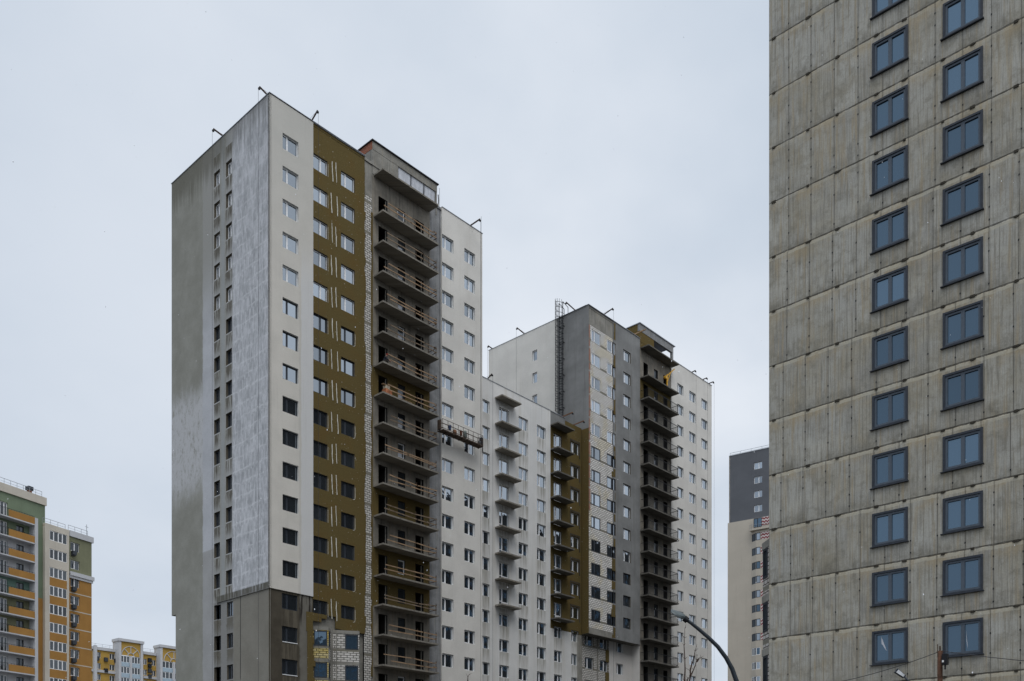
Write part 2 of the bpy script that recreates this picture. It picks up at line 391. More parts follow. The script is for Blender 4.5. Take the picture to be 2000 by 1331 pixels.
# ------------------------------------------------------------------ the left tower of the building site
ROOF = 61.95; TOPW = 59.3; WH = 1.34
FF = Fr(0, 0, 0)                             # front plane y = 0
FL = Fr(0, 16.8, -math.pi/2)                 # left face x = 0, a = 16.8 - y
A = thing('apartment_tower', 'nearest unfinished white tower, with a broad brown strip and timber-railed balconies on the left', 'apartment tower', (0, 0, 0), 'towers of the unfinished housing block')
rows = range(0, 19)
def zt(k): return TOPW-2.8*k
# front: beige plaster strip
h1 = [(1.28, 2.88, zt(k)-WH, zt(k)) for k in rows]
def stripemat():
    m, g, b = material('beige_plaster_with_primer_band', .92, .2); x, y, z = g.pos()
    n = g.noise(g.vec(x, z, 0), .4, 5, .6); base = g.mix(g.ramp(n, .3, .7), (.61, .585, .53), (.68, .65, .59))
    base = g.mix(g.ramp(z, 42, 62, 0, .55), base, (.46, .46, .43))
    w = g.add(x, g.mul(g.sub(g.noise(g.vec(x, g.mul(z, .5), 2), 1, 4, .6), .5), .35))
    msk = g.mul(g.ramp(w, 3.12, 3.2), g.sub(1, g.ramp(z, 46, 52)))
    base = g.mix(g.mul(msk, .7), base, (.64, .65, .66))
    msk2 = g.mul(g.band(w, 2.95, 3.15, .05), g.sub(1, g.ramp(z, 42, 50))); base = g.mix(g.mul(msk2, .3), base, (.42, .41, .38))
    st = g.noise(g.vec(g.mul(x, 4), g.mul(z, .1), 1), 1, 4, .6); base = g.mix(g.ramp(st, .55, .75, 0, .18), base, (.4, .38, .33))
    fn = g.noise(g.vec(x, z, y), 9, 4, .7); base = g.scale(base, g.ramp(fn, .2, .8, .95, 1.04))
    g.put(b.inputs['Base Color'], base); bump(g, b, fn, .006, .5); return m
wall(A, 'plaster_wall', FF, 0, 4.42, 20.3, ROOF, stripemat(), h1, 0, .26, .2, M['reveal_w'])
def basemat():
    m, g, b = material('wet_base_coat', .8, .3); x, y, z = g.pos(); n = g.noise(g.vec(x, z, 0), .7, 6, .65); st = g.noise(g.vec(g.mul(x, 5), g.mul(z, .25), 3), 1, 5, .65)
    xx = g.add(x, g.mul(g.sub(n, .5), .5)); c = g.mix(g.ramp(n, .3, .7), (.055, .046, .032), (.085, .073, .053))
    c = g.mix(g.ramp(xx, 2.95, 3.2, 0, .9), c, g.mix(g.ramp(n, .3, .7), (.15, .14, .118), (.19, .18, .155)))
    bl = g.band(x, 1.3, 2.9, .15); c = g.mix(g.mul(bl, g.ramp(st, .42, .6, 0, .6)), c, (.15, .13, .095)); c = g.mix(g.mul(g.ramp(xx, 2.9, 3.1), g.mul(g.ramp(st, .5, .56), g.ramp(z, 17.2, 18.8))), c, (.025, .02, .015))
    g.put(b.inputs['Base Color'], c); bump(g, b, n, .01, .5); return m
wall(A, 'base_wall', FF, .0, 4.42, 0, 20.3, basemat(), h1, .1, .2, 0, M['reveal_d'])
for k in rows:
    window(A, FF, 1.28, zt(k)-WH, 1.6, WH, .36, 'frame_w' if k < 5 else 'frame_d', d=0.02 if k < 15 else .06)
for k in (15, 16, 17): mb = MB(); FF.box(mb, 1.33, 2.83, .06, .26, zt(k)-WH-.04, zt(k)-WH+.02); mb.build('window_sill', M['frame_w'], A)
# brown mineral wool strip with two window columns
h2 = [(4.425, 6.0, zt(k)-WH, zt(k)) for k in range(0, 15)]+[(7.48, 9.02, zt(k)-WH, zt(k)) for k in range(0, 15)]
wall(A, 'insulation_wall', FF, 4.42, 10.15, 18.9, ROOF-.06, M['wool'], h2, .07, .22, .12, M['reveal_d'])
wall(A, 'insulation_wall', FF, 6.9, 10.15, 17.85, 18.9, M['wool'], (), .07, .2, .12)
mb = MB()
for z0, w in ((18.55, 1.5), (18.2, .9)): FF.box(mb, 3.9, 4.42+w, .06, .2, z0, z0+.36)
FF.box(mb, 3.75, 4.42, .05, .2, 17.2, 18.9)
for i in range(26): FF.box(mb, 3.85, 4.5+random.uniform(-.1, .25), .055, .2, 17.2-.5*(i+1), 17.2-.5*i-.004)
mb.build('insulation_wall', M['wool'], A)
for k in range(0, 15):
    window(A, FF, 4.425, zt(k)-WH, 1.575, WH, .58, 'frame_w' if k < 5 else 'frame_d', d=.06)
    window(A, FF, 7.48, zt(k)-WH, 1.54, WH, .38, 'frame_w' if k < 5 else 'frame_d', d=.06)
for k in range(0, 15):                       # foam seams between the two window columns, and beads at the window edges
    for a in (6.42+random.uniform(-.06, .06), 7.02+random.uniform(-.16, .05)):
        t = zt(k)+.25+random.uniform(-.1, .12); pts = []; mb = MB()
        for i in range(7): pts.append((a+random.uniform(-.022, .022)+.015*i, .062, t-i*.29))
        mb.tube(pts, [random.uniform(.026, .05) for _ in pts], 6); mb.build('foam_seam', M['foam'], A)
    if k > 4 and k % 3 != 0: mb = MB(); mb.tube([(9.06, .068, zt(k)-.25), (9.07, .068, zt(k)-1.0), (9.04, .066, zt(k)-1.28), (8.93, .066, zt(k)-1.38), (8.8, .068, zt(k)-1.38)], .018, 5); mb.build('foam_bead', M['foam'], A)
    mb = MB(); mb.tube([(6.04, .068, zt(k)-.2), (6.05, .068, zt(k)-1.35)], .014, 5); mb.build('foam_bead', M['foam'], A)
# brick strip with ragged insulation either side
wall(A, 'brick_wall', FF, 10.15, 11.08, 0, 58.6, M['brick'], (), .15)
wall(A, 'concrete_column', FF, 10.15, 11.08, 58.6, ROOF, M['conc'], (), .15)
mb = MB(); z = 17.85; prev = .15
while z < ROOF-.3:
    hh = random.choice([.3, .45, .6, .75]); w = min(.17, max(.01, prev+random.uniform(-.13, .13))); prev = w
    sl = random.uniform(-.06, .06); z1 = min(z+hh, ROOF-.3)
    mb.hexa([(10.15, .07, z), (10.15+w, .07, z), (10.15+w, .15, z), (10.15, .15, z), (10.15, .07, z1), (10.15+w+sl, .07, z1), (10.15+w+sl, .15, z1), (10.15, .15, z1)]); z = z1
z = 14; prev = .2
while z < 57:
    hh = random.choice([.3, .45, .6]); w = min(.13, max(.0, prev+random.uniform(-.12, .12)))+.02; prev = w
    mb.box(11.1-w, 11.14, .075, .15, z, z+hh); z += hh
mb.build('torn_insulation_edge', M['wool'], A)
# loggia wall with slabs, doors and timber guard rails
LO, HI = 11.08, 19.88
doors = []; dh = []; wh_ = []
for k in rows:
    zb = 56.95-2.8*k+.0
    ztop = zb+2.25
    dh += [(11.86, 12.95, zb+.1, ztop), (16.48, 17.55, zb+.1, ztop)]
    wh_ += [(14.25, 15.15, zb+.85, ztop)]
def loggia_seg(z0, z1, mat, nm='concrete_wall', a1=18.35): wall(A, nm, FF, LO, a1, z0, z1, mat, dh+wh_, .15, .2, 0, M['dark'])
browns = {6, 10, 12, 13}
for k in rows:
    z0 = 56.95-2.8*k
    z1 = z0+2.8 if k else 60.8
    br = k in browns
    loggia_seg(z0, z1, M['wool'] if br else M['logg'], 'insulation_wall' if br else 'concrete_wall')
loggia_seg(0, 56.95-2.8*18, M['logg'])
wall(A, 'concrete_pier', FF, 18.35, HI, 0, ROOF-.02, M['pier'], (), .15)
for k in rows:
    z0 = 56.95-2.8*k
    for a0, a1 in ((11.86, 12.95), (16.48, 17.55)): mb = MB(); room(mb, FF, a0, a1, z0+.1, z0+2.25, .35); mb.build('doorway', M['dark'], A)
    for a0 in (12.78, 17.3): mb = MB(); FF.box(mb, a0, a0+.055, .22, .3, z0+.1, z0+2.2); mb.build('door_post', M['conc'], A)
    window(A, FF, 14.25, z0+.85, .9, 1.4, None, 'frame_d' if k % 4 else 'frame_w', 'glass_n', d=.12, name='loggia_window')
    mb = MB()
    if k > 0 and k < 9: mb.quad((14.3, .285, z0+.9), (14.85, .285, z0+.9), (14.85, .285, z0+1.35+.1*(k % 2)), (14.3, .285, z0+1.35+.1*(k % 2)))
    if mb.f: mb.build('window_film', M['film'], A)
SL0, SL1 = 11.29, 18.33
for k in range(-1, 19):
    zb = 56.92-2.8*k if k >= 0 else 60.76
    mb = MB(); mb.box(SL0, SL1, -1.2, .149, zb, zb+.15); 
    mb.build('balcony_slab', M['slab'], A)
    if k >= 0:
        zs = zb+.15; mb = MB(); mp = MB()
        for hgt in ((.45, .9) if k % 5 != 3 else (.5, .82)):
            x = 11.45+random.uniform(0, .9); e0 = random.uniform(-.05, .05)
            while x < 17.9:
                L = random.uniform(2.6, 5); x1 = min(x+L, 18.0+random.uniform(-.2, .2)); e1 = random.uniform(-.12, .08)
                mb.hexa([(x, -1.13, zs+hgt+e0-.05), (x1, -1.13, zs+hgt+e1-.05), (x1, -1.09, zs+hgt+e1-.05), (x, -1.09, zs+hgt+e0-.05),
                         (x, -1.13, zs+hgt+e0+.045), (x1, -1.13, zs+hgt+e1+.045), (x1, -1.09, zs+hgt+e1+.045), (x, -1.09, zs+hgt+e0+.045)])
                x = x1-.12; e0 = e1
        for xx in (15.4+random.uniform(-.3, .3), 17.1, 18.1): mp.bar((xx, -1.06, zs), (xx, -1.06, zs+1.1), .04)
        mp.bar((18.15, -1.1, zs+.95), (18.15, .15, zs+.9), .05); mp.bar((18.15, -1.1, zs+.5), (18.15, .1, zs+.48), .05)
        r = mb.build('guard_rail', (M['wood'], M['wood2'], M['wood'])[k % 3], A); mp.build('rail_post', M['rust'], r)
# right wing of the tower, two window columns
h3 = [(19.9, 21.5, zt(k)-WH, zt(k)) for k in rows]+[(23.04, 24.6, zt(k)-WH, zt(k)) for k in rows]
wall(A, 'plaster_wall', FF, 19.88, 25.68, 0, ROOF, M['beige'], h3, 0, .26, .2, M['reveal_w'])
for k in rows:
    window(A, FF, 19.9, zt(k)-WH, 1.6, WH, .38, d=.02); window(A, FF, 23.04, zt(k)-WH, 1.56, WH, .55, d=.02)
# left face
def leftmat():
    m, g, b = material('patchy_grey_render', .92, .2); x, y, z = g.pos()
    ww = g.noise(g.vec(y, z, 0), .9, 5, .7); wob = g.mul(g.sub(ww, .5), .45)
    yy = g.add(y, wob); zz = g.add(z, g.mul(g.sub(g.noise(g.vec(y, g.mul(z, .4), 3), 1.2, 4, .7), .5), 3))
    n = g.noise(g.vec(y, z, 5), .4, 6, .65); fn = g.noise(g.vec(y, z, x), 8, 4, .7)
    olive = g.mix(g.ramp(n, .35, .7), (.245, .243, .212), (.30, .298, .266))
    # P: olive, white-washed band lower down
    sk = g.noise(g.vec(g.mul(y, 1.2), g.mul(z, .5), 8), 1.6, 6, .8)
    tile = g.noise(g.vec(g.mul(y, 3), g.mul(z, 1.5), 2), 1, 5, .8)
    wm = g.mul(g.band(zz, 31.5, 40.5, 1.6), g.ramp(g.add(g.mul(sk, .5), g.mul(tile, .5)), .36, .52))
    P = g.mix(g.mul(wm, .85), olive, (.52, .525, .54))
    # Q: light coat between z 25.3 and 50
    q1 = g.mix(g.ramp(n, .3, .7), (.42, .43, .45), (.50, .51, .535))
    Qt = g.mix(g.ramp(z, 44, 53), q1, (.32, .318, .298)); Qb = g.mix(g.ramp(n, .3, .7), (.33, .33, .325), (.38, .38, .38))
    Q = g.mix(g.ramp(z, 25.25, 25.35), Qb, Qt)
    # R: around the windows
    R = g.mix(g.ramp(n, .3, .7), (.27, .268, .24), (.36, .36, .342))
    s1 = g.noise(g.vec(g.mul(y, 5), g.mul(z, .35), 2), 1, 4, .6)
    f = g.m('FRACT', g.m('DIVIDE', g.sub(z, 57.9-2.8*19), 2.8))             # above the window bottom of each storey
    under = g.ramp(g.add(f, g.mul(g.sub(s1, .5), .5)), .40, .85)
    yw = g.add(y, g.mul(g.sub(g.noise(g.vec(g.mul(y, .5), z, 6), 1.8, 4, .7), .5), .5)); inw = g.m('MAXIMUM', g.band(yw, 5.85, 6.95, .12), g.band(yw, 7.95, 8.95, .12))
    R = g.mix(g.mul(g.mul(under, inw), g.ramp(s1, .40, .5, 0, .9)), R, (.10, .09, .072))
    R = g.mix(g.mul(g.mul(g.sub(1, under), inw), .5), R, (.42, .43, .44))
    R = g.mix(g.mul(g.band(y, 7.15, 7.7, .15), .6), R, (.33, .35, .36))
    # S: pale blue grey with insulation boards showing through
    r = g.m('FLOOR', g.m('DIVIDE', g.add(z, g.mul(g.sub(n, .5), .3)), 1.15)); off = g.mul(g.m('FRACT', g.mul(r, .37)), .9)
    wv = g.noise(g.vec(y, z, 1), 1.4, 3, .6)
    fx = g.m('FRACT', g.m('DIVIDE', g.add(g.add(y, off), g.mul(wv, .5)), .62)); fz = g.m('FRACT', g.m('DIVIDE', g.add(z, g.mul(g.noise(g.vec(y, z, 11), 1.3, 2, .5), .5)), 1.15))
    jl = g.m('MAXIMUM', g.sub(1, g.ramp(g.m('ABSOLUTE', g.sub(fx, .5)), .03, .2)), g.sub(1, g.ramp(g.m('ABSOLUTE', g.sub(fz, .5)), .02, .12)))
    br = g.add(g.mul(g.noise(g.vec(g.mul(y, 4), g.mul(z, .8), 4), 1, 6, .75), .6), g.mul(g.noise(g.vec(g.mul(y, .9), g.mul(z, .5), 14), 1, 4, .6), .4))
    S0 = g.mix(g.ramp(br, .38, .62), (.33, .34, .355), (.56, .57, .595))
    S1 = g.mix(g.mul(g.mul(jl, g.ramp(wv, .3, .65)), g.ramp(z, 60, 48, .25, .6)), S0, (.66, .67, .69))
    drip = g.noise(g.vec(g.mul(y, 3.5), g.mul(z, .18), 4), 1, 3, .5)
    dm = g.mul(g.ramp(g.add(z, g.mul(drip, 6)), 62.3, 64.9), .6)
    S1 = g.mix(dm, S1, (.16, .16, .15))
    col = g.mix(g.ramp(yy, 5.7, 6.0), S1, R); col = g.mix(g.ramp(yy, 8.9, 9.1), col, Q); col = g.mix(g.ramp(yy, 10.85, 11.05), col, P)
    top = g.mul(g.ramp(g.add(z, g.mul(drip, 5)), 60.6, 63.3), g.ramp(y, 4, 9)); col = g.mix(g.mul(top, .7), col, (.12, .115, .09))
    # below the ledge
    low = g.mix(g.ramp(n, .3, .7), (.205, .193, .163), (.25, .238, .205))
    low = g.mix(g.ramp(y, 8.6, 9.0), low, g.mix(g.ramp(n, .3, .7), (.235, .23, .20), (.28, .275, .245)))
    low = g.mix(g.mul(g.band(y, 5.85, 9.2, .1), .6), low, g.mix(g.mul(under, inw), (.27, .275, .28), (.09, .083, .068)))
    low = g.mix(g.mul(g.band(g.add(y, g.mul(s1, .1)), 4.7, 4.8, .03), g.band(z, 13, 20.3, .2)), low, (.03, .03, .03))
    lm = g.mul(g.sub(1, g.ramp(z, 20.28, 20.32)), g.sub(1, g.ramp(y, 8.95, 9.05))); col = g.mix(lm, col, low)
    led = g.mul(g.band(z, 20.3, 20.85, .06), g.sub(1, g.ramp(y, 8.5, 8.6))); col = g.mix(g.mul(led, g.ramp(s1, .3, .55, .4, .95)), col, (.10, .095, .075))
    fine = g.noise(g.vec(g.mul(y, 1.5), g.mul(z, 6), 0), 2, 4, .7)
    col = g.scale(col, g.ramp(g.add(g.mul(fn, .5), g.mul(fine, .5)), .25, .75, .92, 1.08))
    g.put(b.inputs['Base Color'], col); bump(g, b, fn, .012, .6); return m
LM = leftmat()
hl = []
for k in rows: hl += [(16.8-6.93, 16.8-5.93, zt(k)-1.3, zt(k)), (16.8-8.95, 16.8-7.95, zt(k)-1.3, zt(k))]
wall(A, 'side_wall', FL, 0, 16.8, 20.3, ROOF, LM, hl, 0, .28, .2, M['reveal_d'])
wall(A, 'side_wall', FL, .78, 16.8-8.44, 0, 20.3, LM, hl, .0, .26, .1, M['reveal_d'])
wall(A, 'side_wall', FL, 16.8-8.44, 16.8, 0, 20.3, LM, hl, .1, .2, 0, M['reveal_d'])
for k in rows:
    kx = 'frame_w' if k < 5 else 'frame_d'
    for y1 in (6.93, 8.95): window(A, FL, 16.8-y1, zt(k)-1.3, 1.0, 1.3, .5, kx, d=.06 if k < 15 else .11, name='narrow_window')
mb = MB(); mb.box(-.012, 0, -.012, 0.03, 20.3, ROOF); mb.build('corner_bead', M['grey'], A)
# back, right end, roof, parapet flashing
mb = MB(); mb.box(.36, 25.4, 2.5, 15.9, 0, ROOF-.35); 
mb.build('building_core', M['dark'], A)
mb = MB(); mb.quad((25.68, .0, 0), (25.68, 16.8, 0), (25.68, 16.8, ROOF), (25.68, 0, ROOF)); mb.quad((25.68, 16.8, 20.3), (0, 16.8, 20.3), (0, 16.8, ROOF), (25.68, 16.8, ROOF)); mb.quad((25.68, 16.02, 0), (0, 16.02, 0), (0, 16.02, 20.3), (25.68, 16.02, 20.3)); mb.quad((0, 16.02, 20.3), (25.68, 16.02, 20.3), (25.68, 16.8, 20.3), (0, 16.8, 20.3))
mb.build('plaster_wall', M['beige'], A)
mb = MB(); mb.quad((0.05, .05, ROOF-.3), (25.6, .05, ROOF-.3), (25.6, 16.7, ROOF-.3), (.05, 16.7, ROOF-.3)); mb.build('roof', M['roof'], A)
mb = MB(); mb.box(19.88, 25.73, -.05, .34, ROOF, ROOF+.05); mb.box(25.4, 25.73, .34, 16.85, ROOF, ROOF+.05); mb.build('parapet_flashing', M['metal'], A)
mb = MB(); mb.box(-.05, 10.2, -.05, .34, ROOF, ROOF+.05); mb.box(-.05, .34, .34, 16.85, ROOF, ROOF+.05); mb.box(.0, 10.1, .0, .1, ROOF-.06, ROOF-.001)
mb.build('parapet_flashing', M['metal'], A)
mb = MB(); mb.box(10.15, 19.88, .156, .34, 60.7, ROOF); mb.build('parapet', M['conc'], A)
# penthouse over the loggias
P0, P1, PZ = 11.12, 19.31, 63.93
ph = MB(); ph.box(P0, 14.25, .12, .4, 60.91, PZ-.75); ph.build('penthouse_wall', M['conc'], A)
ph = MB(); ph.box(P0, P1, .10, .42, PZ-.75, PZ); ph.build('penthouse_wall', M['conc'], A)
ph = MB(); ph.quad((P0-.001, .42, ROOF-.4), (P0-.001, 6.5, ROOF-.4), (P0-.001, 6.5, PZ-.72), (P0-.001, .42, PZ-.72)); ph.build('penthouse_wall', M['conc'], A)
ph = MB(); ph.box(P0-.02, P0+.2, .14, 6.5, PZ-.72, PZ); ph.build('penthouse_wall', M['redbrick'], A)
ph = MB(); ph.box(P0-.12, P1+.15, -.02, 6.6, PZ, PZ+.1); ph.build('penthouse_roof', M['black'], A)
ph = MB()
ph.quad((14.25, 3.2, 60.9), (18.4, 3.2, 60.9), (18.4, 3.2, PZ-.75), (14.25, 3.2, PZ-.75)); ph.quad((14.25, .15, ROOF-.9), (14.25, 3.2, ROOF-.9), (14.25, 3.2, PZ-.7), (14.25, .15, PZ-.7)); ph.box(19.16, P1, .12, .4, 60.9, PZ-.75); ph.box(19.2, P1, 5.9, 6.2, 60.9, PZ)
ph.build('penthouse_wall', M['conc'], A)
fm = MB()                                    # torn sheets of film hung in the opening
def sheet(a0, a1, bot):
    n = 10
    for i in range(n):
        u0, u1 = a0+(a1-a0)*i/n, a0+(a1-a0)*(i+1)/n
        w0, w1 = .2+.05*math.sin(i*2.1), .2+.05*math.sin((i+1)*2.1)
        fm.quad((u0, w0, bot(i/n)), (u1, w1, bot((i+1)/n)), (u1, .2, PZ-.76), (u0, .2, PZ-.76))
sheet(14.3, 15.9, lambda t: 61.0+.1*math.sin(t*5)); sheet(15.95, 17.6, lambda t: 62.25-.1*math.sin(t*3)-.25*t); sheet(17.65, 19.1, lambda t: 62.1-.3*t-.3*(t > .7))
o = fm.build('plastic_sheet', M['film'], A)
for xx in (14.27, 15.92, 17.62): ph = MB(); ph.bar((xx, .17, 60.9), (xx, .17, PZ-.75), .06); ph.build('steel_prop', M['black'], A)
ph = MB(); ph.tube([(19.55, .2, 61.9), (19.6, .2, 62.6), (19.55, .2, 63.1)], .05, 6); ph.build('vent_pipe', M['black'], A)
# lower brick bays under the brown strip: a saw-tooth of long facets with short returns
def facet(parent, p0, p1, z0, z1, holes, mat, nm='brick_wall'):
    dx, dy = p1[0]-p0[0], p1[1]-p0[1]; F = Fr(p0[0], p0[1], math.atan2(dy, dx)); L = math.hypot(dx, dy)
    wall(parent, nm, F, 0, L, z0, z1, mat, holes, 0, .2, 0, M['reveal_d']); return F, L
for i, (q0, q1, q2) in enumerate((((4.5, .30), (5.66, -.52), (6.5, .30)), ((6.75, .30), (8.72, -.98), (9.6, .30)))):
    Lf = math.hypot(q1[0]-q0[0], q1[1]-q0[1]); Ls = math.hypot(q2[0]-q1[0], q2[1]-q1[1])
    ztp = 17.75-.0*i
    for j in range(7):
        zf1 = ztp-2.8*j; zf0 = max(0, zf1-2.8)
        if zf1 <= 0: break
        hh = [(Lf-1.28, Lf-.1, zf1-1.72, zf1-.34)]; hs = [(.1, Ls-.25, zf1-1.72, zf1-.34)]
        F1, _ = facet(A, q0, q1, zf0, zf1, hh, M['bricky'] if i == 0 else M['brick'])
        F2, _ = facet(A, q1, q2, zf0, zf1, hs, M['brick'])
        window(A, F1, Lf-1.28, zf1-1.72, 1.18, 1.38, None, 'frame_d', 'glass_b', name='bay_window', d=-.16)
        window(A, F2, .1, zf1-1.72, Ls-.35, 1.38, None, 'frame_d', 'glass_b', name='bay_window', d=-.16)
        mb = MB(); zc_ = zf1
        for qa, qb in ((q0, q1), (q1, q2)):
            n = Vector((qb[1]-qa[1], -(qb[0]-qa[0]), 0)).normalized()*.02
            mb.hexa([(qa[0]+n.x, qa[1]+n.y, zc_-.3), (qb[0]+n.x, qb[1]+n.y, zc_-.3), (qb[0]-n.x, qb[1]-n.y+.1, zc_-.3), (qa[0]-n.x, qa[1]-n.y+.1, zc_-.3),
                     (qa[0]+n.x, qa[1]+n.y, zc_), (qb[0]+n.x, qb[1]+n.y, zc_), (qb[0]-n.x, qb[1]-n.y+.1, zc_), (qa[0]-n.x, qa[1]-n.y+.1, zc_)])
        mb.build('floor_band', M['conc'], A)
    mb = MB(); mb.quad((q0[0], .3, ztp), (q1[0], q1[1], ztp), (q2[0], .3, ztp)); mb.build('bay_roof', M['conc'], A)
mb = MB(); mb.box(6.98, 7.12, .1, .4, 0, 17.75); mb.box(4.42, 10.15, .31, .4, 0, 19); mb.build('concrete_column', M['conc'], A)

# ------------------------------------------------------------------ the lower wing between the towers
MR = 47.65; MY = 1.0; MT = 45.34
B = thing('apartment_wing', 'lower pale wing with small balcony slabs joining the two unfinished towers', 'apartment block', (26, MY, 0))
FM = Fr(0, MY, 0)
mrows = range(0, 13)
def zm(k): return MT-2.8*k
hw = []
for k in mrows:
    for a0, a1 in ((26.4, 27.85), (32.5, 34.08), (35.62, 37.18)): hw.append((a0, a1, zm(k)-WH, zm(k)))
    hw.append((29.35, 30.93, zm(k)-(2.2 if k < 8 else WH), zm(k)))
wall(B, 'plaster_wall', FM, 25.68, 37.98, 0, MR, M['mid'], hw, 0, .26, .2, M['reveal_w'])
for k in mrows:
    window(B, FM, 26.4, zm(k)-WH, 1.45, WH, .42); window(B, FM, 32.5, zm(k)-WH, 1.58, WH, .55); window(B, FM, 35.62, zm(k)-WH, 1.56, WH, .36)
    if k < 8: window(B, FM, 29.35, zm(k)-2.2, 1.58, 2.2, .38, kind='door', name='balcony_window')
    else: window(B, FM, 29.35, zm(k)-WH, 1.58, WH, .38)
for k in range(9):
    mb = MB(); zz = 45.97-2.8*k; mb.box(28.65, 31.75, MY-1.1, MY+.05, zz, zz+.15); mb.build('balcony_slab', M['slab'], B)
# brown insulated section
hb = []
for k in mrows:
    hb.append((41.9, 43.4, zm(k)-WH, zm(k))); hb.append((38.7, 40.15, zm(k)-(2.2 if k < 8 else WH), zm(k)))
wall(B, 'primer_wall', FM, 37.98, 40.7, 46.0, MR, M['grey'], hb, .05, .22)
wall(B, 'insulation_wall', FM, 40.7, 43.92, 46.0, MR-.25, M['wool'], hb, .09, .2, .1, M['reveal_d'])
wall(B, 'insulation_wall', FM, 37.98, 43.92, 22.6, 46.0, M['wool'], hb, .09, .2, 0, M['reveal_d'])
wall(B, 'plaster_wall', FM, 37.98, 43.0, 0, 22.6, M['mid'], hb, .05, .22, 0, M['reveal_w'])
wall(B, 'concrete_column', FM, 43.0, 43.92, 0, 22.6, M['conc'], (), .12)
mb = MB()
for k in mrows:
    window(B, FM, 41.9, zm(k)-WH, 1.5, WH, .36, d=.08 if k < 9 else .04)
    if k < 8: window(B, FM, 38.7, zm(k)-2.2, 1.45, 2.2, .38, kind='door', name='balcony_window', d=.08)
    else: window(B, FM, 38.7, zm(k)-WH, 1.45, WH, .6, d=.04)
    if k < 8:
        mb = MB()
        for q in ((41.68, 41.84), (43.42, 43.62)): FM.box(mb, q[0], q[1], .07, .12, zm(k)-1.7, zm(k)+.25)
        FM.box(mb, 41.84, 43.42, .07, .12, zm(k)+.06, zm(k)+.25); mb.build('reveal_strip', M['olive'], B)
for k in range(9):
    mb = MB(); zz = 45.97-2.8*k; mb.box(38.05, 41.1, MY-1.1, MY+.1, zz, zz+.15); mb.build('balcony_slab', M['gslab'], B)
mb = MB(); mb.box(25.7, 37.98, MY-.04, MY+.34, MR, MR+.06); mb.box(37.98, 40.7, MY, MY+.34, MR, MR+.05); mb.build('parapet_flashing', M['metal'], B)
mb = MB(); mb.quad((25.7, MY+.1, MR-.3), (43.9, MY+.1, MR-.3), (43.9, 16.6, MR-.3), (25.7, 16.6, MR-.3)); mb.build('roof', M['roof'], B)
mb = MB(); mb.quad((43.9, 16.5, 0), (25.7, 16.5, 0), (25.7, 16.5, MR), (43.9, 16.5, MR)); mb.build('plaster_wall', M['mid'], B)

# ------------------------------------------------------------------ the right tower
X0 = 43.92
D_ = thing('apartment_tower', 'farther unfinished apartment tower with bare white brick strip, caged ladder and railed balconies', 'apartment tower', (X0, 0, 0), 'towers of the unfinished housing block')
CT = D_
FC = Fr(0, 0, 0); FCL = Fr(X0, 16.5, -math.pi/2)
cr = range(0, 18); OH = 22.72
hq = []
for k in range(0, 13): hq += [(44.54, 46.36, zt(k)-1.4, zt(k)), (47.69, 49.44, zt(k)-1.4, zt(k)), (51.03, 52.62, zt(k)-WH, zt(k))]
wall(CT, 'brick_wall', FC, X0+.06, 48.9, OH+.75, 59.7, M['brickx'], hq, .12, .2, 0, M['reveal_d'])
wall(CT, 'concrete_wall', FC, X0+.06, 48.9, 59.7, ROOF-.05, M['conc'], (), .11)
wall(CT, 'concrete_wall', FC, X0+.06, 48.9, OH, OH+.75, M['conc'], hq, .1)
mb = MB()
for k in range(0, 8): mb.box(X0+.04, X0+.34+.08*(k % 2), .07, .12, zt(k)-2.2, zt(k)+.35)
mb.build('brick_quoin', M['redbrickx'], CT)
mb = MB(); z = OH+.1; prev = .4
while z < ROOF-.2:
    hh = random.choice([.4, .6, .9]); w = min(.85, max(.1, prev+random.uniform(-.3, .3))); prev = w
    if not any(zt(k)-1.45 < z+hh*.5 < zt(k)+.05 for k in range(13)): mb.box(49.38-w, 49.38, .05, .12, z, min(z+hh, ROOF-.2))
    z += hh
mb.build('torn_insulation_edge', M['wool'], CT)
wall(CT, 'primer_wall', FC, 48.9, 54.72, OH, ROOF, M['grey'], [(48.8, 49.44, h[2], h[3]) if abs(h[0]-47.69) < .01 else h for h in hq], .0 if 0 else .06, .2, .1, M['reveal_d'])
for k in range(0, 13):
    kx = 'frame_w' if k < 5 else 'frame_b'
    window(CT, FC, 44.54, zt(k)-1.4, 1.82, 1.4, .36, kx, d=-.02); window(CT, FC, 47.69, zt(k)-1.4, 1.75, 1.4, .6, kx, d=-.02)
    window(CT, FC, 51.03, zt(k)-WH, 1.6, WH, .3, 'frame_w' if k < 10 else 'frame_b', d=.05)
wall(CT, 'primer_wall', FCL, 16.5-4.9, 16.5, MR-.4, ROOF, M['grey'], (), 0, .2, .0)
wall(CT, 'plaster_wall', FCL, 0, 16.5-4.9, MR-.4, ROOF, M['beige'], [(16.5-8.91, 16.5-8.1, zt(k)-1.3, zt(k)) for k in range(5)], -.06, .2, .08, M['reveal_w'])
for k in range(5): window(CT, FCL, 16.5-8.91, zt(k)-1.3, .81, 1.3, None, 'frame_w', d=-.04, name='side_window')
wall(CT, 'insulation_wall', FCL, 16.5-1.05, 16.5, OH, MR-.4, M['wool'], (), .0)
